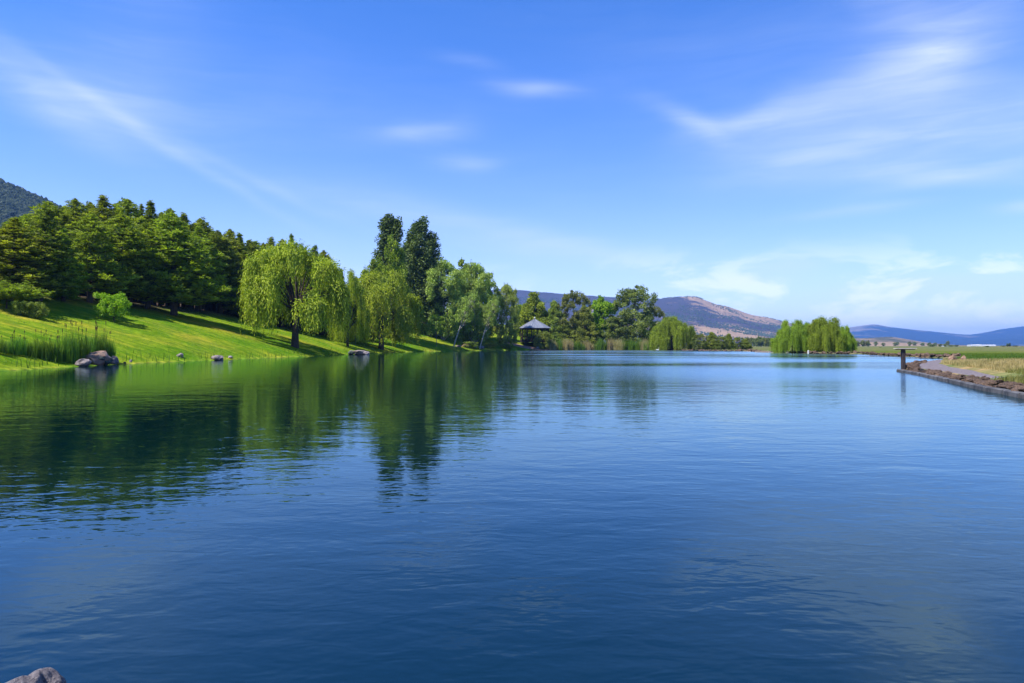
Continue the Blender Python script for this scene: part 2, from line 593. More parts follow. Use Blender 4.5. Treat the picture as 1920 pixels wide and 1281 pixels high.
M['bouldergreen'] = plain_mat('mossy_dark_boulder', (0.04, 0.055, 0.045), (0.12, 0.15, 0.12), 2.4, 0.85, 0.07)
M['blackrock'] = plain_mat('black_rock', (0.012, 0.010, 0.010), (0.04, 0.035, 0.035), 3.0, 0.85, 0.05)
M['palerock'] = plain_mat('pale_lichen_rock', (0.13, 0.11, 0.12), (0.42, 0.37, 0.36), 9.0, 0.9, 0.03)
M['concrete'] = plain_mat('shade_darkened_concrete', (0.045, 0.045, 0.05), (0.16, 0.155, 0.155), 2.5, 0.85, 0.01)  # grey lowered to carry the shadow that lies over the slabs
M['gravel'] = plain_mat('purple_grey_gravel', (0.085, 0.072, 0.080), (0.20, 0.165, 0.165), 8, 0.95, 0.03)
M['dirt'] = plain_mat('pink_dirt', (0.22, 0.13, 0.085), (0.38, 0.24, 0.17), 0.7, 0.95, 0.03)
M['metalroof'] = plain_mat('grey_metal_roof', (0.14, 0.155, 0.195), (0.20, 0.22, 0.27), 1.5, 0.5, 0.005, 0.4)
M['darkwood'] = plain_mat('dark_timber', (0.020, 0.012, 0.008), (0.045, 0.028, 0.018), 4, 0.8, 0.01)
M['postwood'] = plain_mat('weathered_dark_post', (0.035, 0.026, 0.026), (0.085, 0.065, 0.060), 5, 0.85, 0.01, stretch=(4, 4, 0.5))
M['paleboard'] = plain_mat('pale_sunbleached_board', (0.50, 0.44, 0.35), (0.72, 0.66, 0.56), 5, 0.8, 0.01, stretch=(0.6, 5, 5))
M['dockwood'] = plain_mat('grey_dock_boards', (0.22, 0.20, 0.20), (0.40, 0.37, 0.35), 3, 0.85, 0.01)
M['white'] = plain_mat('white_paint', (0.70, 0.70, 0.68), (0.85, 0.85, 0.82), 5, 0.6, 0.003)
M['farroof'] = plain_mat('white_greenhouse_sheet', (0.75, 0.75, 0.76), (0.85, 0.85, 0.86), 0.1, 0.6, 0.0)

# ------------------------------------------------------------------ ground, one sheet to the horizon
def build_ground():
    ang = np.concatenate([np.arange(-180, -44, 4.0), np.arange(-44, 44, 0.2), np.arange(44, 180, 4.0)])
    ang = np.radians(ang)
    r = [0.4]
    while r[-1] < 330: r.append(r[-1] * 1.019 + 0.02)
    while r[-1] < 14000: r.append(r[-1] * 1.045)
    r = np.array(r)
    A, R = np.meshgrid(ang, r)
    X = (np.sin(A) * R).ravel(); Y = (np.cos(A) * R).ravel()
    sd = shore_sd(X, Y)
    Z = height(X, Y, sd)
    n, k = len(ang), len(r)
    i = np.arange(k - 1)[:, None]; j = np.arange(n)[None, :]
    f = np.stack([i * n + j, (i + 1) * n + j, (i + 1) * n + (j + 1) % n, i * n + (j + 1) % n], -1).reshape(-1, 4)
    f = f[:, ::-1]
    mb = MB()
    mb.add(np.stack([X, Y, Z], 1), f)
    f0 = np.array([(0, q, q + 1) for q in range(1, n - 1)])[:, ::-1]
    mb.add(np.zeros((0, 3)), [])
    mb.f3.append(f0)
    me = mb.mesh('ground', True)
    # cover colours by place
    c = np.zeros((len(X), 3))
    lawn = np.array([0.150, 0.225, 0.012]); lawn_y = np.array([0.230, 0.235, 0.022])
    field = np.array([0.045, 0.110, 0.012]); fieldo = np.array([0.120, 0.135, 0.028])
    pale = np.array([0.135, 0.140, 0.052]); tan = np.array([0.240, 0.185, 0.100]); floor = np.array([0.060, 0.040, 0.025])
    dry = np.array([0.200, 0.180, 0.070]); rim = np.array([0.330, 0.260, 0.130]); mud = np.array([0.060, 0.050, 0.030])
    algae = np.array([0.270, 0.330, 0.030])
    left = sstep(52, 40, X) * sstep(0.44, 0.36, X / np.maximum(Y, 1.0))
    ny = fbm(X * 0.06, Y * 0.16, 4, 21)[:, None]
    base = lawn + (lawn_y - lawn) * sstep(0.45, 0.75, ny)
    # forest floor under and behind the grove, its litter brown darkened as shade
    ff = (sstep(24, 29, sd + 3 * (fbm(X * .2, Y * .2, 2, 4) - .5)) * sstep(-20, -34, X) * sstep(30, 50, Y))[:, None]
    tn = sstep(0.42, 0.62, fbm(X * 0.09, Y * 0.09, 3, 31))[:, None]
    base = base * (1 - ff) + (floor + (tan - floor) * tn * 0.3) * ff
    D = np.hypot(X, Y)
    far = sstep(70, 130, D)[:, None]
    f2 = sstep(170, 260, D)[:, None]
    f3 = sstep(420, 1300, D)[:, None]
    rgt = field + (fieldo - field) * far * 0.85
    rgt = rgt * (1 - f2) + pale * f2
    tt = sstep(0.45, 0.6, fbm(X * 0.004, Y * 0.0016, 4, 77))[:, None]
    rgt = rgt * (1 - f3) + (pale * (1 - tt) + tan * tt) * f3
    # dry grass on the embankment
    xb = np.interp(Y, [10, 30, 40, 48, 72, 80], [26, 28.5, 30, 32, 45, 50])
    dd = sstep(0.5, -0.5, X - xb + 1.2 * (fbm(X * .4, Y * .4, 2, 14) - .5)) * sstep(80, 74, Y) * sstep(14, 16, X)
    rgt = rgt * (1 - dd[:, None]) + dry * dd[:, None]
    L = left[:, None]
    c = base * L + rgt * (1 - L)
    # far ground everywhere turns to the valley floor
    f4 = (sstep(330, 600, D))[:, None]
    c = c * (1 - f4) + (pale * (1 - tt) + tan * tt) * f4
    al = (sstep(0.9, 0.25, sd) * sstep(-0.05, 0.05, sd) * (X < 45))[:, None]
    c = c * (1 - al * 0.8) + algae * al * 0.8
    rm = (sstep(1.8, 0.9, sd) * (X >= 45) + sstep(1.2, 0.7, sd) * ((X > 14) & (X < 45) & (Y < 68)))[:, None]
    rm = np.clip(rm, 0, 1)
    c = c * (1 - rm) + rim * 0.6 * rm
    uw = sstep(0.0, -0.3, sd)[:, None]
    c = c * (1 - uw) + mud * uw
    near = (sstep(6, 4, D))[:, None]
    c = c * (1 - near) + np.array([0.14, 0.12, 0.08]) * near
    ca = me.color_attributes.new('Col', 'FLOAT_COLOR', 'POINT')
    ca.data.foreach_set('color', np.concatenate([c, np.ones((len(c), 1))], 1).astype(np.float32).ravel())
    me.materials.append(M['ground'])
    tag(link('ground', me), kind='structure')


build_ground()
wm = MB()
wm.add([(-70, -12, 0), (112, -12, 0), (112, 300, 0), (-70, 300, 0)], [(0, 1, 2, 3)])
tag(wm.build('water', M['water']), kind='structure')


# ------------------------------------------------------------------ hills
def hill_mat(name, dark, tan, scale, thr, soft=0.06, mid=None):
    m, T = new_mat(name)
    pos = T.n('ShaderNodeNewGeometry').outputs['Position']
    n = T.noise(pos, scale, 7, 0.62)
    n2 = T.noise(pos, scale * 9, 5, 0.65)
    t = T.n('ShaderNodeAttribute', attribute_name='tint').outputs['Fac']
    v = T.math('ADD', T.math('MULTIPLY_ADD', n2, 0.35, n), T.math('MULTIPLY_ADD', t, 0.9, -0.625))
    f = T.ramp(v, thr - soft, thr + soft)
    c = T.mix(f, dark, tan)
    g = T.mix(T.ramp(n2, 0.3, 0.7), (0.7, 0.7, 0.7), (1.25, 1.2, 1.2))
    c = T.mix(1.0, c, g, 'MULTIPLY')
    finish(T, principled(T, c, 0.95, 0.05, bump(T, n2, 12.0 * 0.004 / scale)))
    return m


def hill(name, prof, d, depth, mat, rough=0.12, nu=320, nv=46, seed=1, tanfun=None, foot=0.3):
    px = np.array([p[0] for p in prof], float); py = np.array([p[1] for p in prof], float)
    a0, a1 = math.atan((px[0] - 960) / F), math.atan((px[-1] - 960) / F)
    az = np.linspace(a0, a1, nu)
    pxs = 960 + F * np.tan(az)
    ys = np.interp(pxs, px, py)
    k = np.ones(9) / 9
    ys = np.convolve(np.pad(ys, 4, 'edge'), k, 'valid')
    crest = (HZ - ys) / F * d * np.cos(0) + CAMH
    V = np.linspace(0, 1.5, nv)
    vert, tint = [], []
    g = np.zeros((nv, nu))
    for i, v in enumerate(V):
        dd = d - depth * (1 - v)
        x = np.tan(az) * dd; y = np.full(nu, dd)
        s = v if v <= 1 else max(0, 1 - (v - 1) * 1.6)
        s = s ** 0.8
        nz = fbm(x / (depth * 0.35) + seed, y / (depth * 0.35), 5, seed)
        rid = 1 - np.abs(2 * fbm(x / (depth * 0.22) + seed, y / (depth * 0.6), 4, seed + 9) - 1)
        amp = crest * rough * 4 * v * max(0, 1 - v) if v < 1 else crest * 0.0
        z = crest * s * (1.0 if v <= 1 else 1) - amp * (rid * 0.9) - (1 - s) * foot
        z = z + (fbm(x / (depth * 0.03), y / (depth * 0.03), 3, seed + 3) - 0.5) * crest * 0.025 * min(1, 3 * v)
        vert.append(np.stack([x, y, z], 1))
        tint.append(tanfun(pxs, v, nz, rid) if tanfun else nz)
    v = np.concatenate(vert)
    i = np.arange(nv - 1)[:, None]; j = np.arange(nu - 1)[None, :]
    f = np.stack([i * nu + j, i * nu + j + 1, (i + 1) * nu + j + 1, (i + 1) * nu + j], -1).reshape(-1, 4)
    mb = MB(); mb.add(v, f, np.concatenate(tint))
    o = mb.build(name, mat, smooth=True)
    tag(o, kind='structure')
    return v.reshape(nv, nu, 3)


M['hill_main'] = hill_mat('hill_scrub', (0.050, 0.046, 0.058), (0.31, 0.215, 0.125), 0.006, 0.60, 0.10)
M['hill_far'] = hill_mat('haze_blue_forest', (0.022, 0.050, 0.100), (0.19, 0.17, 0.17), 0.0022, 0.70, 0.10)  # part of the distance haze is painted in as blue forest colour
M['hill_tan'] = hill_mat('tan_foothill', (0.07, 0.075, 0.045), (0.27, 0.195, 0.125), 0.008, 0.45)
M['hill_wood'] = hill_mat('wooded_slope', (0.022, 0.032, 0.020), (0.16, 0.11, 0.07), 0.03, 0.75)

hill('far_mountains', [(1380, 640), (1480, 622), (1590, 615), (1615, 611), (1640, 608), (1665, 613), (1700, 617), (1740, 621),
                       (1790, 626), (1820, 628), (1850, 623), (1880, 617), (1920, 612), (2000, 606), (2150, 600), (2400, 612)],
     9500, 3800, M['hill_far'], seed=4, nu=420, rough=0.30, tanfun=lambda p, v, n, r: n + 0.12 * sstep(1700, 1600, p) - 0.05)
main_v = hill('main_hill', [(820, 640), (900, 545), (935, 541), (980, 544), (1040, 549), (1100, 553), (1160, 557), (1220, 562), (1255, 557), (1285, 555),
                   (1308, 556), (1325, 563), (1345, 571), (1362, 573), (1385, 581), (1405, 589), (1440, 595), (1475, 605), (1500, 610), (1560, 624), (1640, 640), (1700, 648)],
     5200, 2500, M['hill_main'], seed=11, nu=520, nv=80, rough=0.24,
     tanfun=lambda p, v, n, r: n * 0.95 - 0.02 + 0.22 * sstep(1270, 1300, p) * sstep(1480, 1380, p) * sstep(0.55, 0.9, v) + 0.26 * sstep(1280, 1330, p) * sstep(0.45, 0.25, v) * sstep(0.02, 0.12, v) * sstep(1460, 1400, p) + 0.05 * sstep(1400, 1480, p))
hill('tan_foothill', [(1440, 650), (1500, 642), (1560, 638), (1600, 635), (1640, 633), (1670, 631), (1700, 636), (1740, 643), (1790, 647), (1900, 650)],
     3000, 1300, M['hill_tan'], seed=21, nu=240, nv=30)
left_v = hill('wooded_hill', [(-900, 420), (-500, 330), (-200, 300), (-60, 312), (0, 338), (30, 350), (60, 366), (95, 380), (140, 400), (200, 425), (300, 470), (450, 560), (560, 640)],
     1150, 620, M['hill_wood'], seed=31, nu=260, nv=50)


def cone_scatter(name, pts, sizes, mat, seed, slim=0.36, segs=5):
    r = np.random.default_rng(seed)
    mb = MB()
    k = len(pts)
    a = np.linspace(0, 2 * math.pi, segs, endpoint=False)
    V, Fc, Tn = [], [], []
    lev = [(0.0, 0.55), (0.22, 1.0), (0.5, 0.78), (0.78, 0.42)]
    for i in range(k):
        h = sizes[i]; w = h * slim * r.uniform(0.8, 1.25)
        ring = []
        for (zz, ww) in lev:
            rr = w * ww * r.uniform(0.65, 1.25, segs)
            ring.append(np.stack([np.cos(a) * rr, np.sin(a) * rr, np.full(segs, zz * h) + r.uniform(-.05, .05, segs) * h], 1))
        v = np.concatenate(ring + [np.array([[0, 0, h]])]) + pts[i]
        V.append(v); Tn.append(np.full(len(v), r.uniform(0.1, 0.9)))
    n = 4 * segs + 1
    q = np.array([(l * segs + j, l * segs + (j + 1) % segs, (l + 1) * segs + (j + 1) % segs, (l + 1) * segs + j) for l in range(3) for j in range(segs)])
    t = np.array([(3 * segs + j, 3 * segs + (j + 1) % segs, 4 * segs) for j in range(segs)])
    mb.v = V; mb.t = Tn; mb.n = n * k
    off = (np.arange(k) * n)[:, None, None]
    mb.f4 = [(q[None] + off).reshape(-1, 4)]
    mb.f3 = [(t[None] + off).reshape(-1, 3)]
    return mb.build(name, mat)


def scatter_on(grid, n, seed, vmin, vmax, u0=0.0, u1=1.0):
    r = np.random.default_rng(seed)
    nv, nu, _ = grid.shape
    v = r.uniform(vmin, vmax, n) * (nv - 1); u = r.uniform(u0, u1, n) * (nu - 1)
    i = np.minimum(v.astype(int), nv - 2); j = np.minimum(u.astype(int), nu - 2)
    a = (v - i)[:, None]; b = (u - j)[:, None]
    return (grid[i, j] * (1 - a) + grid[i + 1, j] * a) * (1 - b) + (grid[i, j + 1] * (1 - a) + grid[i + 1, j + 1] * a) * b


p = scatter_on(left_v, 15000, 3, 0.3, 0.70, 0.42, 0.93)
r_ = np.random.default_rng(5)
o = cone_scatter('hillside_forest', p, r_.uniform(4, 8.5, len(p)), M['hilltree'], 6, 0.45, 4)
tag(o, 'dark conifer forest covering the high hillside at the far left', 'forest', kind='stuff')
p = scatter_on(main_v, 26000, 13, 0.03, 0.69)
nn = fbm(p[:, 0] / 260, p[:, 1] / 260, 4, 41)
p = p[nn + np.random.default_rng(9).normal(0, 0.05, len(p)) > 0.51]
o = cone_scatter('hillside_scrub', p, r_.uniform(4, 7.5, len(p)), M['hilltree'], 16, 0.6, 4)
tag(o, 'dots of dark trees scattered over the tan distant hill', 'woodland', kind='stuff')

# ------------------------------------------------------------------ trees
def limb_path(a, b, sag=0.0, n=6, wob=0.04, r=rng):
    a = np.array(a, float); b = np.array(b, float)
    t = np.linspace(0, 1, n)[:, None]
    L = np.linalg.norm(b - a)
    p = a + (b - a) * t
    p[:, 2:3] += np.sin(t * math.pi) * sag * L
    w = r.normal(size=(n, 3)) * wob * L * np.sin(t * math.pi)
    return p + w


def clump_leaves(mb, C, R, per, L, W, r, flat=0.8, up=0.25, jitter=0.7, droop=0.0):
    """C (K,3) centres, R (K,) radii"""
    K = len(C)
    cnt = np.maximum((per * np.ones(K)).astype(int), 3)
    idx = np.repeat(np.arange(K), cnt)
    n = len(idx)
    d = rdirs(n, r)
    rad = R[idx] * r.uniform(0.25, 1.0, n) ** 0.5
    P = C[idx] + d * rad[:, None] * np.array([1, 1, flat])
    N = d + rdirs(n, r) * jitter + np.array([0, 0, up])
    A = np.cross(N, rdirs(n, r)) + d * 0.4 + np.array([0, 0, -droop])
    ct = r.uniform(0.15, 0.85, K)
    t = np.clip(ct[idx] + r.normal(0, 0.16, n), 0, 1)
    s = r.uniform(0.7, 1.3, n)
    mb.cards(P, N, A, L * s, W * s, t)


def make_pine(h, w, seed, mat, bare=0.16, dens=1.0, name='pine_tree', shape=0.85, bark='bark', tuft=0.5):
    """yellow pine: whorls of up-curved branches that carry needle tufts"""
    r = np.random.default_rng(seed)
    root = empty(name, (0, 0, 0))
    tr = MB(); cr = MB()
    lean = r.normal(0, 0.02, 2) * h
    tz = np.linspace(0, h, 9)
    path = np.stack([lean[0] * (tz / h) ** 2, lean[1] * (tz / h) ** 2, tz], 1)
    tr.tube(path, np.linspace(0.022, 0.003, 9) * h, 7)
    nb = int(165 * dens)
    C, R = [], []
    for i in range(nb):
        u = (i + r.uniform(0, 1)) / nb
        z = h * (bare + (0.985 - bare) * u)
        t = (z / h - bare) / (1 - bare)
        prof = (1 - t ** 1.35) ** shape * min(1, 0.68 + t * 2.2) * (0.90 + 0.14 * math.sin(t * 9 + seed))
        L = w * max(prof, 0.05) * r.uniform(0.72, 1.16)
        az = i * 2.399 + r.uniform(-.4, .4)
        tilt = 0.15 + 0.55 * t + r.uniform(-.12, .12)
        d = np.array([math.cos(az), math.sin(az), 0.0])
        a = np.array([lean[0] * (z / h) ** 2, lean[1] * (z / h) ** 2, z])
        s = np.linspace(0, 1, 5)
        pts = a + d * (L * s)[:, None] + np.array([0, 0, 1.0]) * (L * (tilt * s ** 1.8 - 0.10 * np.sin(s * 3.1)))[:, None]
        tr.tube(pts, np.linspace(0.0045, 0.0012, 5) * h * (0.5 + 0.5 * prof), 4)
        m = max(3, int(3 + L * 2.1))
        for q in range(m):
            s_ = 0.35 + 0.65 * (q + r.uniform(0, 1)) / m
            c = a + d * (L * s_) + np.array([0, 0, L * (tilt * s_ ** 1.8 - 0.10 * math.sin(s_ * 3.1))])
            side = np.array([-d[1], d[0], 0]) * r.uniform(-1, 1) * L * 0.30 * (1.15 - s_ * 0.7)
            C.append(c + side + [0, 0, r.uniform(-.1, .2)])
            R.append(tuft * r.uniform(0.7, 1.15) * (0.42 + 0.62 * (1 - t) ** 0.6))
    C.append([lean[0], lean[1], h]); R.append(tuft * 0.34)
    C.append([lean[0], lean[1], h * 0.97]); R.append(tuft * 0.38)
    C = np.array(C); R = np.array(R)
    K = len(C); per = 15
    idx = np.repeat(np.arange(K), per); n = len(idx)
    d = rdirs(n, r); d[:, 2] = np.abs(d[:, 2]) * 0.9 - 0.15
    P = C[idx] + d * R[idx][:, None] * 0.2
    ct = np.clip(r.normal(0.5, 0.30, K), 0.0, 1.0)
    t = np.clip(ct[idx] + r.normal(0, 0.12, n), 0, 1)
    cr.cards(P, rdirs(n, r) + [0, 0, 0.7], d, R[idx] * r.uniform(0.8, 1.3, n), R[idx] * 0.34, t)
    tr.build('trunk', M[bark], root, True)
    cr.build('crown', mat, root)
    return root


def make_broad(h, w, seed, mat, name='broadleaf_tree', z0=0.22, K=120, cr=0.14, per=95, L=0.42, W=0.3, prof=None, bark='bark',
               lean=(0, 0), limbs=9, flat=0.75, hollow=0.35, droop=0.0, open_=0.0, trunk_r=0.022, tw=True):
    """trunk with limbs, crown of leaf clumps; prof(t) is the crown radius factor at crown height t"""
    r = np.random.default_rng(seed)
    root = empty(name, (0, 0, 0))
    prof = prof or (lambda t: math.sqrt(max(0.0, 1 - (2 * t - 0.85) ** 2 / 1.35)))
    lx, ly = lean
    def axis(z):
        q = (z / h)
        return np.array([lx * h * q, ly * h * q, z])
    C, R = [], []
    tries = 0
    while len(C) < K and tries < K * 20:
        tries += 1
        t = r.uniform(0, 1)
        pr = prof(t)
        if r.uniform() > pr + 0.15: continue
        rr = w * pr * (hollow + (1 - hollow) * math.sqrt(r.uniform())) * r.uniform(0.82, 1.08)
        a = r.uniform(0, 2 * math.pi)
        lump = 1 + 0.22 * math.sin(a * 3 + seed + t * 7) * math.cos(t * 9 + seed)
        z = h * (z0 + (0.97 - z0) * t)
        c = axis(z) + np.array([math.cos(a), math.sin(a), 0]) * rr * lump
        C.append(c); R.append(w * cr * r.uniform(0.6, 1.35) * (0.6 + 0.4 * pr) + 0.02 * h * cr)
    C = np.array(C); R = np.array(R)
    tr = MB()
    tz = np.linspace(0, h * 0.86, 10)
    wob = np.cumsum(r.normal(0, 0.006 * h, (10, 2)), axis=0); wob[0] = 0
    tp = np.array([axis(z) for z in tz]); tp[:, :2] += wob * 0.6; tp[0, 2] -= 0.3
    tr.tube(tp, np.linspace(trunk_r, trunk_r * 0.12, 10) * h, 7)
    order = r.permutation(len(C))[:limbs * 4]
    for q, i in enumerate(order):
        zc = C[i][2]
        zs = max(h * z0 * 0.55, min(zc - np.linalg.norm(C[i][:2] - axis(zc)[:2]) * r.uniform(0.5, 1.1), h * 0.7))
        s = axis(zs); j = np.argmin(np.abs(tz - zs)); s = tp[j] * 1.0
        rad = trunk_r * h * (0.42 if q < limbs else 0.2) * (1 - 0.5 * zs / h)
        tr.tube(limb_path(s, C[i], 0.08, 6, 0.05, r), np.linspace(rad, rad * 0.15, 6), 5)
    cb = MB()
    keep = r.uniform(0, 1, len(C)) > open_
    L *= 0.88; W *= 0.88; per = int(per * 1.35)
    clump_leaves(cb, C[keep], R[keep], per, L, W, r, flat=flat, droop=droop)
    # loose twigs that break the outline
    if tw:
        m = int(len(C) * 1.2)
        i = r.integers(0, len(C), m)
        d = rdirs(m, r); d[:, 2] = np.abs(d[:, 2]) * 0.9
        c2 = C[i] + d * (R[i] * r.uniform(0.9, 1.5, m))[:, None]
        clump_leaves(cb, c2, R[i] * 0.35, 12, L * 0.9, W * 0.8, r, flat=1.0)
    tr.build('trunk', M[bark], root, True)
    cb.build('crown', mat, root)
    return root


def make_willow(h, w, seed, mat, low=0.10, heads=80, trunk_h=0.3, name='willow_tree', curtain=0.5, asym=(0, 0), gap=0.0, bark='bark', dome=0.62, drop=1.0):
    """weeping willow: limbs that fan out, heads of foliage and long hanging strands"""
    r = np.random.default_rng(seed)
    root = empty(name, (0, 0, 0))
    tr = MB(); cb = MB()
    fork = np.array([0.02 * h * r.normal(), 0.02 * h, h * trunk_h])
    tr.tube([(0, 0, -0.3), (0.01 * h, 0, h * trunk_h * 0.5), fork], [0.042 * h, 0.030 * h, 0.024 * h], 8)
    heads_c = []
    nl = max(9, heads // 8)
    for i in range(heads):
        q = i % nl
        if i < nl:
            u = (q + 0.5) / nl
            el = math.asin(min(1, 0.02 + 0.96 * u ** 0.9))
            a = q * 2.399 + r.uniform(-.35, .35)
            rad = r.uniform(0.62, 0.88)
            cx = math.cos(el) * math.cos(a) * w * rad; cy = math.cos(el) * math.sin(a) * w * rad
            cz = h * (1 - dome) + math.sin(el) * h * dome * r.uniform(0.72, 0.84)
            if q == 0: LOB = []
            LOB.append((cx, cy, cz, r.uniform(0.15, 0.28)))
            heads_c.append((cx, cy, cz + LOB[-1][3] * h * 0.5))
            continue
        cx, cy, cz, lr = LOB[q]
        d = rdirs(1, r)[0]; d[2] = abs(d[2]) * 0.9 - 0.15
        o_ = np.array([cx, cy, 0.0]); o_ = o_ / (np.linalg.norm(o_) + 1e-6)
        d = d + o_ * 0.45; d /= np.linalg.norm(d)
        heads_c.append((cx + d[0] * lr * w, cy + d[1] * lr * w, cz + d[2] * lr * h * 0.62))
    HC = np.array(heads_c)
    for i in r.permutation(heads)[:34]:
        mid = fork * 0.4 + HC[i] * 0.6 + np.array([0, 0, 0.10 * h])
        t = np.linspace(0, 1, 7)[:, None]
        pth = (1 - t) ** 2 * fork + 2 * t * (1 - t) * mid + t ** 2 * HC[i]
        tr.tube(pth, np.linspace(0.013, 0.002, 7) * h * r.uniform(0.6, 1.1), 5)
    P, N, A, Ls, T_ = [], [], [], [], []
    up = np.array([0, 0, 1.0])
    for i in range(heads):
        c = HC[i]
        out = c * np.array([1, 1, 0]); out = out / (np.linalg.norm(out) + 1e-6)
        topness = (c[2] - h * (1 - dome)) / (h * dome)
        ns = int(34 * r.uniform(0.8, 1.2))
        ht = r.uniform(0.25, 0.8)
        long_head = r.uniform() < curtain
        for s in range(ns):
            dd = rdirs(1, r)[0]; dd[2] = 0
            d = dd * 0.9 + out * 0.55
            rr = r.uniform(0.05, 1.0)
            arch = 0.10 * h * rr
            base = max(low * h * r.uniform(0.7, 1.6), 0.0)
            ln = r.uniform(0.10, 0.26) * h * drop
            if long_head and topness < 0.55: ln = r.uniform(0.35, 0.95) * (c[2] - base)
            if topness > 0.75: ln *= 0.75
            ln = max(min(ln, c[2] - base), 0.06 * h)
            m = max(6, int(ln / (0.019 * h)))
            q = np.linspace(0, 1, m)
            px_ = c[None, :] + d[None, :] * (arch * (1 - np.exp(-q * 4)))[:, None]
            px_[:, 2] += arch * 0.45 * np.sin(np.minimum(q * 5, math.pi)) - ln * q ** 1.15
            px_ += r.normal(0, 0.006 * h, (m, 3))
            P.append(px_)
            a_ = np.gradient(px_, axis=0); a_ /= np.linalg.norm(a_, axis=1)[:, None] + 1e-9
            A.append(a_ + rdirs(m, r) * 0.35)
            N.append(d[None, :] * 0.8 + rdirs(m, r) * 0.6 + up * (0.7 * np.exp(-q * 5))[:, None])
            Ls.append(np.full(m, 0.027 * h))
            T_.append(np.clip(ht + r.normal(0, 0.13, m), 0, 1))
    clump_leaves(cb, HC, np.full(heads, 0.085 * h), 60, 0.027 * h, 0.010 * h, r, flat=0.7, up=0.6)
    P = np.concatenate(P); N = np.concatenate(N); A = np.concatenate(A); Ls = np.concatenate(Ls); T_ = np.concatenate(T_)
    cb.cards(P, N, A, Ls * r.uniform(0.8, 1.3, len(P)), Ls * 0.32, T_)
    tr.build('trunk', M[bark], root, True)
    cb.build('crown', mat, root)
    return root


PROTO = {}


def measure(root):
    for ch in root.children:
        if ch.name.split('.')[0] in ('crown', 'leaves'):
            me = ch.data
            co = np.zeros(len(me.vertices) * 3, np.float32); me.vertices.foreach_get('co', co); co = co.reshape(-1, 3)
            q = np.hypot(co[:, 0] - np.median(co[:, 0]), co[:, 1])
            return float(np.percentile(co[:, 2], 98.5 if ch.name.startswith('leaves') else 99.85)), float(np.percentile(np.abs(co[:, 0] - np.median(co[:, 0])), 98.8))


USED = set()


def put(key, px=None, d=None, top=None, wpx=None, label='', cat='tree', group=None, rz=None, at_ground=None, base_h=None, base_w=None, xyz=None, name=None):
    """copy the prototype key to its place; scaled so that it reaches the pixel row top and is wpx wide"""
    root = PROTO[key][0]
    if len(PROTO[key]) < 4:
        PROTO[key] = (root, *measure(root), True)
    _, ph, pw, _m = PROTO[key]
    x, y, z = xyz if xyz else (at_y(px, at_ground) if at_ground else at(px, d))
    if key in USED:
        o = copy_tree(root)
    else:
        o = root; USED.add(key)
    hh = zpix(top, y) - z
    sz = hh / ph
    sx = (wpx / 2 / F * y) / pw * (1.12 if key.startswith('pine') else 1.0) if wpx else sz
    sdw_ = float(shore_sd(x, y)[0])
    if sdw_ < 0.3 and y < 300: print('IN WATER', key, px, round(y), round(sdw_, 1))
    o.location = (x, y, z)
    o.scale = (sx, sx, sz)
    o.rotation_euler = (0, 0, random.uniform(0, 6.28) if rz is None else rz)
    tag(o, label, cat, group)
    return o


PROTO['pineA'] = (make_pine(15, 4.3, 1, M['pine'], shape=0.85, bare=0.12), 15, 4.3)
PROTO['pineB'] = (make_pine(15, 4.3, 2, M['pine'], shape=1.1, bare=0.10), 15, 3.9)
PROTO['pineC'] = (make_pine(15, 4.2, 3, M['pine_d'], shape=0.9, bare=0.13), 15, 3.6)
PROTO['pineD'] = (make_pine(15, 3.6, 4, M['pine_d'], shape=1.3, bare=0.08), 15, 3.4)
PROTO['pineE'] = (make_pine(15, 4.6, 9, M['pine_m'], shape=0.75, bare=0.12, dens=0.9, tuft=0.62), 15, 4)
PROTO['fresh'] = (make_pine(12, 3.2, 5, M['fresh'], shape=1.1, bare=0.04), 12, 3.2)
PROTO['spread'] = (make_pine(6, 5.2, 6, M['pine'], shape=0.35, bare=0.42, dens=0.7), 6, 5.2)
PROTO['willowA'] = (make_willow(18, 9.6, 11, M['willow'], low=0.11, heads=120, curtain=0.35, dome=0.66), 18, 9.6)
PROTO['willowB'] = (make_willow(15, 7.6, 12, M['willow'], low=0.04, heads=110, curtain=0.4, dome=0.72, trunk_h=0.2), 15, 7.6)
PROTO['willowC'] = (make_willow(11, 7.0, 13, M['willow_d'], low=0.0, heads=190, curtain=0.5, dome=0.86, drop=1.9), 11, 7.0)
PROTO['willowD'] = (make_willow(9, 4.6, 14, M['willow_d'], low=0.0, heads=170, curtain=0.5, dome=0.86, drop=1.9), 9, 4.6)

# --- front row of the grove: (proto, px, base row, top row, width, label)
front = [
    ('pineB', 22, 566, 408, 119, 'broad yellow green pine at the left frame edge behind the low spreading pine'),
    ('pineC', 72, 566, 392, 104, 'dark pine behind the two round shrubs on the lawn'),
    ('fresh', 118, 566, 428, 66, 'fresh bright green young conifer among the darker pines at left'),
    ('pineA', 168, 568, 398, 111, 'yellow green pine behind and left of the bright young tree'),
    ('pineE', 222, 572, 402, 109, 'tall pine rising directly above the bright young lawn tree'),
    ('pineA', 277, 580, 418, 106, 'full pine with bare trunk left of the lone lawn pine'),
    ('pineE', 326, 592, 400, 119, 'large pine standing out on the lawn with long tree shadow to its right'),
    ('pineB', 372, 583, 424, 96, 'pine right of the lone lawn pine at the grove edge'),
    ('pineC', 412, 588, 448, 91, 'dark pine at the grove edge left of the great willow'),
    ('pineD', 446, 592, 462, 78, 'dark shaded pine half hidden by the left side of the great willow'),
]
for key, px, by, top, wp, lab in front:
    put(key, px, at_ground=by, top=top, wpx=wp, label=lab, group='pines along the front of the grove')
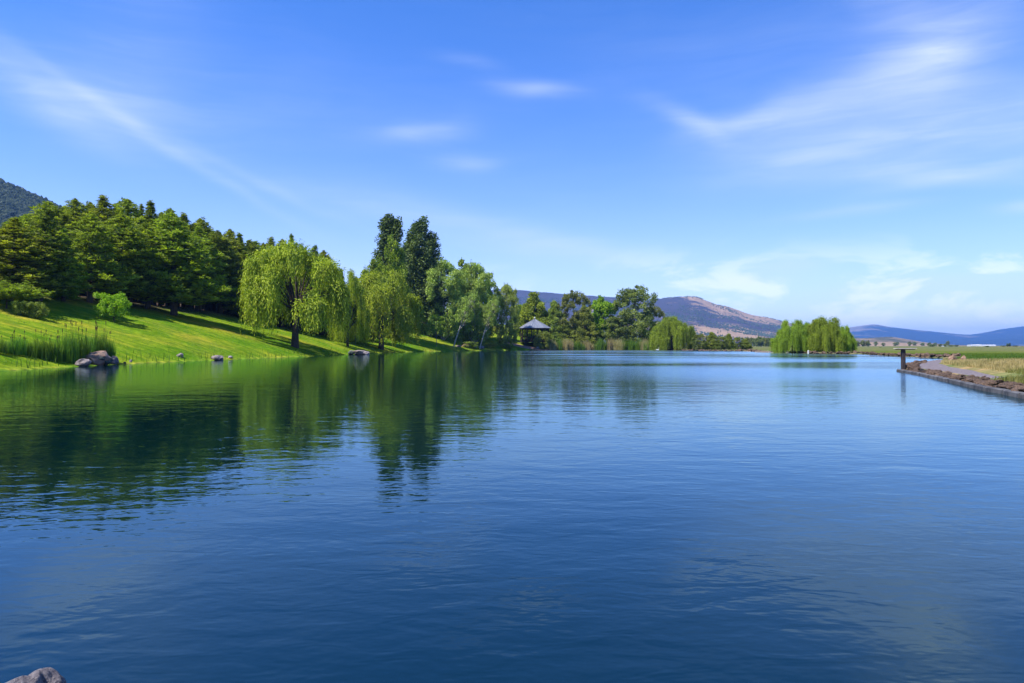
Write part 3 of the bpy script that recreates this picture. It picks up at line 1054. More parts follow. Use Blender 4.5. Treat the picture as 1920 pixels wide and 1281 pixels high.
# --- second row, tops picked from the skyline
second = [('pineA', 45, 118, 402, 89), ('pineE', 95, 118, 379, 94), ('pineA', 145, 120, 374, 99), ('pineB', 196, 120, 367, 99), ('pineE', 242, 124, 374, 94),
          ('pineD', 283, 128, 378, 83), ('pineA', 318, 132, 392, 81), ('pineB', 345, 136, 400, 78), ('pineE', 372, 138, 410, 75), ('pineC', 400, 142, 430, 72),
          ('pineA', 428, 150, 430, 75), ('pineD', 452, 154, 438, 67), ('pineE', 478, 160, 452, 67), ('pineB', 505, 165, 445, 75), ('pineA', 530, 170, 449, 70),
          ('pineD', 548, 172, 440, 51), ('pineC', 582, 174, 459, 54), ('pineA', 604, 178, 470, 62), ('pineD', 640, 190, 505, 40), ('pineA', 668, 200, 520, 45)]
lab2 = ['pine in the second row near the left frame edge', 'skyline pine below the wooded hillside, left part of the grove', 'skyline pine left of the highest pine of the grove',
        'highest pine top of the left grove', 'skyline pine just right of the highest pine', 'dark feathery pine top standing out on the grove skyline',
        'skyline pine behind the lone lawn pine', 'skyline pine where the grove skyline starts to fall', 'pine in the second row on the falling skyline',
        'dark pine in the second row left of the great willow', 'pine above the gap between grove and great willow', 'dark pine top left of the great willow crown',
        'small pine top touching the left shoulder of the great willow', 'yellow green pine behind the left top of the great willow', 'yellow green pine behind the middle of the great willow',
        'dark narrow pine top rising behind the great willow', 'dark pine behind the right shoulder of the great willow', 'olive pine behind the right side of the great willow',
        'thin dark conifer tip in the sky gap between the two big willows', 'pine top between the second willow and the poplars']
for (key, px, d, top, wp), lab in zip(second, lab2):
    wp *= 1.18
    put(key, px, d=d, top=top, wpx=wp, label=lab, group='pines on the skyline of the grove')
# --- filler rows seen only in the gaps
r_ = np.random.default_rng(90)
NEXT = ['the left frame edge', 'the wooded hillside end', 'the highest pine', 'the dark feathery pine top', 'the lone lawn pine', 'the falling skyline', 'the great willow left shoulder', 'the great willow crown top', 'the great willow right shoulder']
for i, px in enumerate([20, 70, 120, 171, 219, 262, 300, 333, 360, 387, 414, 441, 466, 492, 518, 562, 592, 617]):
    top = np.interp(px, [0, 70, 100, 195, 280, 320, 400, 500, 560, 620], [410, 394, 384, 373, 385, 398, 432, 452, 456, 480]) + r_.uniform(0, 9)
    put(['pineE', 'pineA', 'pineB'][i % 3], px, d=126 + 0.07 * px, top=float(top), wpx=float(82 - 0.05 * px),
        label=('rounded pine crown set back in the skyline, ' if i % 2 else 'yellow green pine crown set back in the skyline, ') + 'near ' + NEXT[i // 2], group='pines set back in the grove skyline')
for i in range(34):
    px = -20 + i * 19.5 + r_.uniform(-6, 6)
    d = 108 + 0.085 * px + r_.uniform(-3, 8)
    top = np.interp(px, [0, 100, 200, 300, 400, 500, 620], [425, 405, 398, 408, 440, 468, 500]) + r_.uniform(-4, 20)
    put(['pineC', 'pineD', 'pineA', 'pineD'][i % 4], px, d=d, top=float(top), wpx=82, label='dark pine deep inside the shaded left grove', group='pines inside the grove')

for i in range(26):
    px = -30 + i * 24 + r_.uniform(-6, 6)
    top = np.interp(px, [0, 100, 200, 300, 400, 500, 620], [430, 415, 405, 415, 445, 470, 500]) + r_.uniform(0, 20)
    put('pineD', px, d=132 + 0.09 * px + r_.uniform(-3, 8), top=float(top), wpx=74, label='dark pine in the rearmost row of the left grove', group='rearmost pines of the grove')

# --- left lawn
put('spread', 12, at_ground=580, top=527, wpx=112, label='low wide spreading pine reaching in from the left edge above the lawn', rz=0.4)
PROTO['bright'] = (make_broad(4.2, 2.5, 41, M['bright'], 'young_tree', z0=0.12, K=70, cr=0.2, per=60, L=0.30, W=0.16, limbs=8, trunk_r=0.018,
                              prof=lambda t: 0.45 + 0.6 * math.sin(min(1, t * 1.15) * math.pi * 0.8)), 4.2, 2.5)
put('bright', 213, at_ground=603, top=549, wpx=62, label='small vase shaped bright green young tree alone on the lawn')
PROTO['bush'] = (make_broad(2.6, 1.6, 42, M['olive'], 'shrub', z0=0.08, K=60, cr=0.24, per=60, L=0.22, W=0.12, limbs=8, trunk_r=0.02,
                            prof=lambda t: 0.75 + 0.3 * math.sin(t * math.pi)), 2.6, 1.6)
put('bush', 68, at_ground=599, top=566, wpx=40, label='round olive shrub on the lawn, the right one of the pair', cat='shrub')
put('bush', 38, at_ground=592, top=564, wpx=36, label='upright olive shrub on the lawn, under the spreading pine', cat='shrub')

# --- big willows
put('willowA', 553, at_ground=651, top=461, wpx=226, label='great weeping willow with dark trunk on the lawn by the left shore', rz=5.34)
put('willowB', 714, at_ground=656, top=512, wpx=152, label='second weeping willow with curtain of strands reaching the water edge', rz=0.7)
put('willowB', 652, d=150, top=508, wpx=70, label='narrow willow filling the gap between the two big willows', rz=4.0)
put('willowC', 1260, d=252, top=595, wpx=92, label='domed weeping willow hanging to the water right of the reeds', rz=1.0)
put('willowC', 1486, d=158, top=601, wpx=70, label='left willow of the clump behind the dock', rz=3.0, group='willows behind the dock')
put('willowD', 1545, d=157, top=596, wpx=78, label='middle and tallest willow of the clump right of the dock', rz=0.3, group='willows behind the dock')
put('willowD', 1582, d=160, top=612, wpx=40, label='rightmost small willow of the clump right of the dock', rz=2.3, group='willows behind the dock')
put('willowD', 1518, d=166, top=606, wpx=50, label='willow in the gap between the left and the tallest dock willow', rz=5.0, group='willows behind the dock')

# --- poplars and the trees right of them
colp = lambda t: 0.42 + 0.58 * math.sin(math.pi * min(1, (t * 0.86 + 0.10))) if t < 0.95 else 0.25
PROTO['poplarA'] = (make_broad(30, 2.7, 51, M['poplar'], 'poplar_tree', z0=0.06, K=210, cr=0.30, per=70, L=0.62, W=0.34, flat=2.0, prof=colp, hollow=0.2, limbs=12, trunk_r=0.012), 30, 2.7)
PROTO['poplarB'] = (make_broad(28, 5.4, 52, M['poplar'], 'poplar_tree', z0=0.05, K=300, cr=0.21, per=80, L=0.62, W=0.34, flat=1.7,
                               prof=lambda t: min(1.0, 1.15 * (1 - t) ** 0.62 + 0.12), hollow=0.25, limbs=14, trunk_r=0.014), 28, 5.4)
put('poplarA', 733, d=212, top=404, wpx=50, label='narrow columnar dark poplar, taller left one of the two on the skyline')
put('poplarB', 788, d=238, top=411, wpx=98, label='broad dark poplar, right one of the two rising above the willows')
PROTO['mid'] = (make_broad(18, 6.0, 53, M['mid'], z0=0.05, K=190, cr=0.18, per=90, L=0.55, W=0.36, prof=lambda t: min(1.0, 0.55 + 0.8 * t) if t < 0.5 else max(0.1, math.cos((t - 0.5) * 2.9))), 18, 6.0)
put('mid', 734, d=204, top=442, wpx=62, label='yellow green tree in front of the narrow poplar')
put('mid', 764, d=246, top=472, wpx=64, label='dark green tree in the notch between the two poplars, lower than both')
put('mid', 700, d=186, top=488, wpx=60, label='rounded green tree left of the poplars above the second willow')
PROTO['feather'] = (make_broad(17, 6.4, 54, M['grey'], 'cottonwood_tree', z0=0.06, K=240, cr=0.135, per=70, L=0.55, W=0.22, bark='barkpale', limbs=14, hollow=0.25,
                               droop=0.5, trunk_r=0.013, prof=lambda t: 0.7 + 0.35 * math.sin(t * math.pi) if t < 0.75 else max(0.15, 1.05 * math.cos((t - 0.75) * 5))), 17, 6.4)
PROTO['leaner'] = (make_broad(16, 4.6, 55, M['grey'], 'leaning_tree', z0=0.45, K=120, cr=0.14, per=44, L=0.5, W=0.2, bark='barkpale', limbs=12, hollow=0.15,
                              droop=0.6, lean=(0.55, 0.0), open_=0.15, trunk_r=0.020), 16, 4.6)
put('feather', 832, d=236, top=490, wpx=92, label='grey green airy tree right of the broad poplar')
put('mid', 868, d=258, top=488, wpx=60, label='green tree behind the grey green airy trees, top standing highest there')
put('feather', 890, d=250, top=494, wpx=86, label='airy green tree with pale bark left of the blue ridge')
put('mid', 908, d=266, top=520, wpx=52, label='bushy green tree at the right end of the airy trees')
put('leaner', 850, d=226, top=545, wpx=50, label='pale barked tree leaning right, its branches bare below', rz=0.0)
put('leaner', 899, d=237, top=556, wpx=40, label='slender pale trunk leaning steeply right over the shore', rz=0.1)
put('feather', 950, d=256, top=533, wpx=50, label='thin wispy tree standing before the blue ridge, left of the gazebo')
PROTO['thin'] = (make_broad(9, 2.2, 56, M['mid'], 'sapling', z0=0.35, K=34, cr=0.24, per=40, L=0.32, W=0.2, limbs=6, trunk_r=0.01, bark='barkgrey'), 9, 2.2)
put('thin', 476, at_ground=627, top=585, wpx=20, label='small sapling on the lawn left of the great willow')
put('thin', 667, at_ground=648, top=600, wpx=26, label='slim leaning sapling between the two big willows')
put('thin', 818, at_ground=650, top=590, wpx=40, label='slim tree with reddish brown stem right of the second willow')

# --- around the gazebo
PROTO['round'] = (make_broad(14, 6.0, 57, M['mid'], z0=0.08, K=150, cr=0.19, per=90, L=0.6, W=0.42, prof=lambda t: max(0.12, 1 - t ** 1.8) * (0.85 + 0.3 * t)), 14, 6.0)
PROTO['junip'] = (make_broad(17, 6.6, 58, M['juniper'], 'juniper_tree', z0=0.06, K=190, cr=0.125, per=80, L=0.5, W=0.26, bark='barkgrey', limbs=16, hollow=0.2, open_=0.12, trunk_r=0.02), 17, 6.6)
PROTO['limey'] = (make_broad(14, 4.6, 59, M['bright'], z0=0.1, K=90, cr=0.22, per=100, L=0.6, W=0.45), 14, 4.6)
PROTO['olivet'] = (make_broad(14, 5.5, 60, M['olive'], 'round_conifer', z0=0.03, K=170, cr=0.17, per=80, L=0.55, W=0.26, flat=0.9, prof=lambda t: max(0.15, 1 - t ** 1.5)), 14, 5.5)
put('round', 1001, d=285, top=549, wpx=62, label='rounded yellow green tree directly behind the gazebo roof')
put('round', 975, d=292, top=572, wpx=40, label='green tree between the wispy tree and the gazebo')
put('olivet', 1040, d=282, top=565, wpx=52, label='olive conifer just right of the gazebo')
put('junip', 1075, d=284, top=545, wpx=64, label='dark ragged topped tree, taller one right of the gazebo')
put('olivet', 1098, d=279, top=574, wpx=56, label='dense olive tree behind the reeds, left of the bright lime tree')
put('limey', 1130, d=290, top=556, wpx=54, label='bright lime green tree between two dark trees behind the reeds')
put('junip', 1190, d=282, top=536, wpx=88, label='tall dark juniper with forked grey limbs, highest tree behind the reeds')
put('junip', 1222, d=286, top=572, wpx=48, label='dark scrubby tree left of the domed willow')
put('junip', 1160, d=280, top=592, wpx=60, label='low dark thicket tree at the foot of the tall juniper')
put('olivet', 1060, d=280, top=600, wpx=46, label='low olive conifer between gazebo and reeds')
put('bush', 1018, d=262, top=621, wpx=34, label='round pale green bush in front of the gazebo', cat='shrub')
put('bush', 950, d=252, top=645, wpx=26, label='low dark shrub on the shore left of the gazebo', cat='shrub')
for px, d, top, wp, lab in [(880, 226, 640, 34, 'dark low shrub on the shore under the airy trees'), (918, 238, 642, 34, 'dark low shrub at the foot of the slender leaning trunk'),
                            (1064, 262, 636, 26, 'low shrub among the reeds near the gazebo')]:
    put('bush', px, d=d + (8 if px < 1000 else 12), top=top, wpx=wp, label=lab, cat='shrub')

# --- olive trees along the far bank
for i, (px, top, wp) in enumerate([(1312, 626, 30), (1335, 623, 32), (1352, 630, 24), (1366, 626, 26), (1384, 632, 26), (1398, 636, 22), (1322, 640, 20), (1345, 644, 18)]):
    put('junip' if i % 2 == 0 else 'olivet', px, d=236 + i * 3, top=top, wpx=wp, rz=i * 1.3,
        label=['leftmost olive bank tree beside the domed willow', 'tallest olive tree of the row on the far bank', 'small olive tree in the middle of the far bank row',
               'fourth olive tree of the far bank row', 'wide low olive tree near the right end of the far bank row', 'last olive tree at the right end of the far bank row',
               'bright green low bush at the water under the olive row', 'small bush at the foot of the far bank row'][i], group='olive trees along the far bank')


def low_tree(seed, mat, slim):
    r = np.random.default_rng(seed)
    root = empty('distant_tree', (0, 0, 0))
    t = MB(); t.tube([(0, 0, -0.5), (0, 0, 4)], [0.35, 0.2], 5); t.build('trunk', M['bark'], root)
    c = MB()
    K = 26
    a = r.uniform(0, 6.28, K); z = r.uniform(0.12, 0.92, K) * 10
    rad = slim * 5 * np.sqrt(np.maximum(0.05, 1 - (2 * z / 10 - 0.9) ** 2)) * r.uniform(0.3, 0.9, K)
    C = np.stack([np.cos(a) * rad, np.sin(a) * rad, z], 1)
    clump_leaves(c, C, np.full(K, 1.5 * max(slim, 0.35)), 34, 1.3, 1.0, r)
    c.build('crown', mat, root)
    return (root, 10, 5 * slim)


PROTO['farA'] = low_tree(71, M['juniper'], 1.0)
PROTO['farB'] = low_tree(72, M['poplar'], 0.35)
FAR = [(1607, 640, 12, 900, 'farA', 'left one of the dark far trees right of the dock willows'), (1618, 638, 11, 900, 'farA', 'middle one of the dark far trees right of the dock willows'),
       (1627, 639, 9, 900, 'farA', 'right one of the dark far trees right of the dock willows'),
       (1748, 646, 14, 800, 'farA', 'low brown tree on the plain right of the post'), (1763, 645, 9, 900, 'farA', 'dark tree on the plain, left of two near the post'),
       (1772, 645, 9, 900, 'farA', 'dark tree on the plain, right of two near the post'), (1783, 647, 14, 950, 'farA', 'wide dark tree left of the white sheds'),
       (1793, 647, 10, 950, 'farA', 'small dark tree touching the left end of the white sheds'), (1851, 648.5, 8, 620, 'farA', 'single round dark tree in front of the white sheds'),
       (1880, 648, 12, 900, 'farA', 'low tree left of the two slim poplars at the far right'), (1889, 644, 4, 900, 'farB', 'left one of two slim poplars on the plain'),
       (1893, 643.5, 4, 900, 'farB', 'right one of two slim poplars on the plain'), (1903, 648, 14, 920, 'farA', 'low tree right of the two slim poplars'),
       (1916, 650, 9, 700, 'farA', 'small dark tree at the right frame edge on the plain'), (1651, 651, 6, 480, 'farA', 'tiny bush in the far field left of the post')]
for px, top, wp, d, key, lab in FAR:
    put(key, px, d=d, top=top, wpx=wp, label=lab, cat='tree', group='trees far out on the plain')
r_ = np.random.default_rng(3)
for i in range(16):
    px = 1396 + i * 4.4 + r_.uniform(-1, 1)
    put('farA', px, d=760 + r_.uniform(-40, 40), top=float(632 + r_.uniform(-2, 3)), wpx=9, label=['leftmost', 'second', 'third', 'fourth', 'fifth', 'sixth', 'seventh', 'eighth', 'ninth', 'tenth', 'eleventh', 'twelfth', 'thirteenth', 'fourteenth', 'fifteenth', 'rightmost'][i] + ' dark tree of the row at the foot of the distant hill', group='far tree row left of the dock willows')
r_ = np.random.default_rng(4)
for i in range(24):
    px = 1290 + i * 14 + r_.uniform(-6, 6)
    if px > 1450: px += 160
    put('farA', px, d=1500 + r_.uniform(-200, 300), top=float(641 + r_.uniform(-2, 2)), wpx=8, label='tiny dark tree dotted over the dry valley floor', group='dots of trees on the valley floor')

# ------------------------------------------------------------------ rocks
def rock_mesh(name, seed, mat, flat=0.6, sub=3, rough=0.28):
    import bmesh
    from mathutils import noise as mn
    bm = bmesh.new()
    bmesh.ops.create_icosphere(bm, subdivisions=sub, radius=1.0)
    rr = random.Random(seed)
    off = Vector((rr.uniform(-50, 50), rr.uniform(-50, 50), rr.uniform(-50, 50)))
    cuts = []
    for _ in range(9):
        n = Vector((rr.gauss(0, 1), rr.gauss(0, 1), rr.gauss(0, 1))).normalized()
        cuts.append((n, rr.uniform(0.55, 0.9)))
    for v in bm.verts:
        p = v.co.copy()
        for n, c in cuts:
            dd = p.dot(n) - c
            if dd > 0: p -= n * dd * 0.9
        p += p.normalized() * (mn.noise(p * 1.4 + off) * rough + mn.noise(p * 4.5 + off) * rough * 0.25)
        v.co = Vector((p.x, p.y, p.z * flat))
    me = bpy.data.meshes.new(name)
    bm.to_mesh(me); bm.free()
    me.materials.append(mat)
    for p in me.polygons: p.use_smooth = sub > 3
    return me


def rock(px, d, w_px, h_px, matk, label, seed, rz=0.0, name='boulder', tilt=(0, 0), sink=0.25, at_ground=None, flat=0.7, sub=3, group=None):
    if at_ground == 'shore':
        dd = np.arange(30, 320, 0.1); k = int(np.argmax(shore_sd((px - 960) / F * dd, dd) > -0.05)); y = float(dd[k]) + (d or 0); x = (px - 960) / F * y; z = H1(x, y)
    else:
        x, y, z = at_y(px, at_ground) if at_ground else at(px, d)
    me = rock_mesh(name, seed, M[matk], flat, sub)
    o = link(name, me)
    w = w_px / F * y / 2; h = h_px / F * y
    z = max(z, -0.05)
    o.location = (x, y, z + h * 0.5 * (1 - sink))
    o.scale = (w, w * 0.75, h / (2 * flat * 0.85))
    o.rotation_euler = (tilt[0], tilt[1], rz)
    tag(o, label, 'boulder', group)
    return o


rock(157, 0.1, 28, 18, 'boulder', 'small grey boulder at the left end of the shore rock pile', 1, 0.3, at_ground='shore')
rock(178, 1.2, 50, 30, 'boulderwarm', 'tall orange brown boulder in the middle of the shore rock pile', 2, 0.9, at_ground='shore')
rock(194, 0.1, 44, 23, 'bouldergreen', 'dark mossy boulder in front of the orange brown one', 3, 2.0, at_ground='shore')
rock(214, 0.3, 18, 15, 'boulder', 'small pale topped boulder at the right end of the shore rock pile', 4, 1.2, at_ground='shore')
rock(410, 0.4, 27, 9, 'boulder', 'flat pinkish rock alone at the water edge on the left shore', 5, 0.1, at_ground='shore')
rock(338, 79, 14, 9, 'boulder', 'small half buried grey rock in the grass left of the flat rock', 6)
rock(432, 88.5, 12, 5, 'palerock', 'tiny pale stone right of the flat rock', 7)
rock(245, 68, 6, 6, 'palerock', 'tiny pale stone in the grass right of the rock pile', 8)
rock(234, 0.1, 5, 4, 'blackrock', 'tiny black stone at the water right of the rock pile', 9, at_ground='shore')
rock(659, 138, 9, 8, 'palerock', 'small whitish boulder uphill under the second willow', 10)
rock(672, 136, 26, 12, 'boulder', 'blue grey boulder left of the second willow trunk', 11)
rock(658, 134, 10, 8, 'bouldergreen', 'dark boulder at the left end of the willow rocks', 12)
rock(674, 132.5, 16, 8, 'boulderwarm', 'brown rock at the water below the willow rocks', 13)
rock(687, 134, 14, 8, 'palerock', 'pale grey rock at the foot of the second willow trunk', 14)
for i, (px, wp, hp, k, lab) in enumerate([(872, 20, 6, 'boulderwarm', 'brown shore rock under the airy trees'), (886, 16, 5, 'boulder', 'grey shore rock under the airy trees, middle'),
                                          (902, 12, 7, 'palerock', 'pale rock at the foot of the slender leaning trunk'), (860, 14, 4, 'boulder', 'low flat rock left of the brown shore rock'),
                                          (1008, 8, 5, 'palerock', 'small white stone on the dirt before the gazebo')]):
    rock(px, [233, 236, 239, 229, 262][i], wp, hp, k, lab, 20 + i)
rock(1783.5, 54, 13, 12, 'boulderwarm', 'leaning reddish rock in dry grass, leftmost of three', 31, 0.4, tilt=(0.3, 0.5))
rock(1791, 52, 15, 11, 'basalt', 'dark leaning rock in dry grass, middle of three', 32, 1.4, tilt=(0.1, -0.5))
rock(1806, 50, 10, 14, 'boulderwarm', 'pointed reddish rock in dry grass, rightmost of three', 33, 2.0, tilt=(0.2, 0.3))
rock(1728, 42.0, 11, 7, 'blackrock', 'black rock on the gravel behind the stone border', 34)
# near rocks at the bottom left corner
me = rock_mesh('boulder', 41, M['palerock'], 0.8, 5, 0.34)
o = link('boulder', me); o.location = (-2.10, 2.93, 0.16); o.scale = (0.155, 0.15, 0.30); o.rotation_euler = (0.1, 0.25, 0.5)
tag(o, 'pale purplish lichen covered rock at the bottom left corner', 'boulder')
me = rock_mesh('boulder', 42, M['palerock'], 0.8, 5, 0.30)
o = link('boulder', me); o.location = (-1.90, 2.92, 0.14); o.scale = (0.10, 0.10, 0.19); o.rotation_euler = (0.0, 0.1, 1.5)
tag(o, 'small pale rock tip right of the corner rock at the bottom', 'boulder')
me = rock_mesh('boulder', 43, M['palerock'], 0.7, 5, 0.3)
o = link('boulder', me); o.location = (-2.30, 2.98, 0.12); o.scale = (0.16, 0.12, 0.24)
tag(o, 'low brownish rock at the very bottom left edge', 'boulder')

# ------------------------------------------------------------------ embankment at the right
def poly_walk(pts, step):
    pts = np.array(pts, float); out = []
    for a, b in zip(pts[:-1], pts[1:]):
        L = np.linalg.norm(b - a); n = max(1, int(L / step))
        for i in range(n): out.append((a + (b - a) * i / n, (b - a) / L))
    return out


edge = [(26.55, 46.9), (24.6, 41.3), (21.4, 33.3), (18.75, 26.9), (18.2, 25.1), (17.45, 23.3), (16.5, 20.0), (15.4, 16.0), (13.9, 11.8)]
ed = empty('lake_edging', (edge[0][0], edge[0][1], 0))
tag(ed, 'long grey concrete edging of butted slabs along the right bank waterline', 'edging')
for (ax, ay), (bx, by) in zip(edge[:-1], edge[1:]):
    L = math.hypot(bx - ax, by - ay) - 0.16
    m = MB(); nseg = 6
    # slab with a slightly chamfered top
    prof = [(-0.14, -0.5), (0.14, -0.5), (0.14, 0.145), (0.10, 0.18), (-0.10, 0.18), (-0.14, 0.145)]
    vs, fs = [], []
    for s in range(nseg + 1):
        t = -L / 2 + L * s / nseg
        wob = 0.012 * math.sin(t * 1.7 + ax)
        for (u, z) in prof: vs.append((t, u + wob, z + 0.006 * math.sin(t * 3 + ay)))
    for s in range(nseg):
        for j in range(6):
            k = (j + 1) % 6
            fs.append((s * 6 + j, (s + 1) * 6 + j, (s + 1) * 6 + k, s * 6 + k))
    m.add(vs, fs)
    for s0 in (0, nseg):
        m.f4.append(np.array([(s0 * 6 + 0, s0 * 6 + 1, s0 * 6 + 2, s0 * 6 + 5), (s0 * 6 + 5, s0 * 6 + 2, s0 * 6 + 3, s0 * 6 + 4)]))
    o = m.build('slab', M['concrete'], ed)
    o.location = ((ax + bx) / 2 - edge[0][0], (ay + by) / 2 - edge[0][1], 0)
    o.rotation_euler = (0, 0.0, math.atan2(by - ay, bx - ax))

rocks6 = [rock_mesh('stone', 100 + i, M['basalt'], [0.45, 0.6, 0.8, 0.5, 0.35, 0.7][i], 2, 0.3) for i in range(6)]


def stones(parent, line, step, off, size, seed, zoff=0.0, jit=0.15, zmul=1.0):
    r = random.Random(seed)
    for (pt, d) in poly_walk(line, step):
        nx, ny = d[1], -d[0]      # away from the water for lines running toward the camera
        o_ = off + r.uniform(-jit, jit)
        x, y = pt[0] - nx * o_, pt[1] - ny * o_
        s = size * r.uniform(0.6, 1.35)
        z = max(H1(x, y), 0.0) + s * 0.12 + zoff
        o = bpy.data.objects.new('stone', rocks6[r.randrange(6)])
        COL.objects.link(o)
        o.parent = parent
        o.location = (x - parent.location.x, y - parent.location.y, z)
        o.scale = (s * r.uniform(0.9, 1.5), s * r.uniform(0.7, 1.1), s * r.uniform(0.6, 1.1) * zmul)
        o.rotation_euler = (r.uniform(-.45, .45), r.uniform(-.45, .45), r.uniform(0, 6.28))


sb = empty('stone_border', (26.5, 46.8, 0))
tag(sb, 'border of tumbled brown basalt stones behind the concrete edging', 'stone border')
stones(sb, edge[:-1], 0.36, 0.25, 0.21, 1, 0.03, zmul=0.8)
stones(sb, edge[:-1], 0.42, 0.60, 0.20, 2, 0.02, zmul=0.8)
stones(sb, edge[2:-1], 0.6, 0.9, 0.19, 3, 0.0, zmul=0.8)
stones(sb, [(26.9, 47.0), (28.5, 50.0), (34.0, 58.0), (39.2, 66.5)], 0.5, -0.3, 0.26, 4, 0.05)
stones(sb, [(26.9, 47.0), (28.5, 50.0), (34.0, 58.0), (39.2, 66.5)], 0.8, -0.7, 0.22, 8, 0.03)
sb2 = empty('stone_bank', (64, 112, 0))
tag(sb2, 'line of dark stones along the far right bank behind the post', 'stone bank')
stones(sb2, [(60.5, 93), (64.7, 112), (68.4, 128), (72.2, 143)], 0.62, -0.2, 0.42, 5, 0.05)
sb3 = empty('stone_bank', (70, 146, 0))
tag(sb3, 'reddish low rocks at the water below the dock willows', 'stone bank')
stones(sb3, [(72, 143.3), (67.5, 149.2), (63.2, 163)], 0.7, -0.2, 0.42, 6, 0.05)
sb4 = empty('stone_bank', (66, 230, 0))
tag(sb4, 'thin pale stony shoreline below the olive trees on the far bank', 'stone bank')
stones(sb4, [(66, 177), (73.6, 211), (62.2, 240), (56, 258)], 1.1, 0.0, 0.55, 7, 0.05)

PATH = [(45, 73), (37.4, 61), (31.2, 51.5), (27.6, 44.5), (24.9, 37.7), (23.0, 33.4), (21.9, 30.6)]
# gravel path: sheet following the bank
def sheet(name, line, widths, mat, off=0.03, n=9):
    mb = MB(); pts = np.array(line, float)
    P = []
    for a, b in zip(pts[:-1], pts[1:]):
        k = max(2, int(np.linalg.norm(b - a) / 0.6))
        for i in range(k): P.append(a + (b - a) * i / k)
    P.append(pts[-1]); P = np.array(P)
    for _ in range(6): P[1:-1] = (P[:-2] + P[1:-1] * 2 + P[2:]) / 4
    d = np.gradient(P, axis=0); d /= np.linalg.norm(d, axis=1)[:, None]
    W = np.interp(np.linspace(0, 1, len(P)), np.linspace(0, 1, len(widths)), widths)
    rows = []
    for i in range(len(P)):
        s = np.linspace(-0.5, 0.5, n) * W[i] * (1 + 0.2 * (fbm(i * .4, np.arange(n) * 0.0, 2, 8) - .5))
        x = P[i][0] + d[i][1] * s; y = P[i][1] - d[i][0] * s
        z = height(x, y) + off - 0.05 * (np.abs(np.linspace(-1, 1, n)) > 0.95)
        rows.append(np.stack([x, y, z], 1))
    i = np.arange(len(P) - 1)[:, None]; j = np.arange(n - 1)[None, :]
    f = np.stack([i * n + j, i * n + j + 1, (i + 1) * n + j + 1, (i + 1) * n + j], -1).reshape(-1, 4)
    mb.add(np.concatenate(rows), f)
    return tag(mb.build(name, mat, smooth=True), kind='structure')


sheet('gravel_path', PATH, [2.2, 2.4, 2.2, 1.8, 1.4, 1.0, 0.3], M['gravel'], 0.04)
sheet('dirt_patch', [(-2, 266), (4, 262), (12, 262), (18, 268)], [3, 6, 6, 3], M['dirt'], 0.06)
sheet('dirt_patch', [(22, 274), (28, 277), (36, 278), (46, 276)], [2, 3, 3, 2], M['dirt'], 0.08)

# wooden post with flat board at the tip
x0, y0 = 27.25, 47.6
z0 = H1(x0, y0)
po = empty('wooden_post', (x0, y0, z0))
tag(po, 'dark square post with a flat pale board on top at the embankment tip', 'post')
m = MB(); ptop = zpix(654.5, y0) - z0
m.box((0, 0, (ptop - 0.4) / 2), (0.19, 0.19, ptop + 0.4)); m.build('post', M['postwood'], po)
m = MB(); m.box((0.13, 0.02, (ptop - 0.05 - 0.4) / 2), (0.06, 0.16, ptop + 0.3)); m.build('brace', M['postwood'], po)
m = MB(); m.box((0.16, 0, ptop + 0.037), (1.40, 0.40, 0.06)); m.build('board', M['paleboard'], po)
m = MB(); m.box((0.16, 0, ptop - 0.022), (1.25, 0.30, 0.055)); m.build('underside_shade', M['postwood'], po)  # dark strip added as the shade on the board's underside

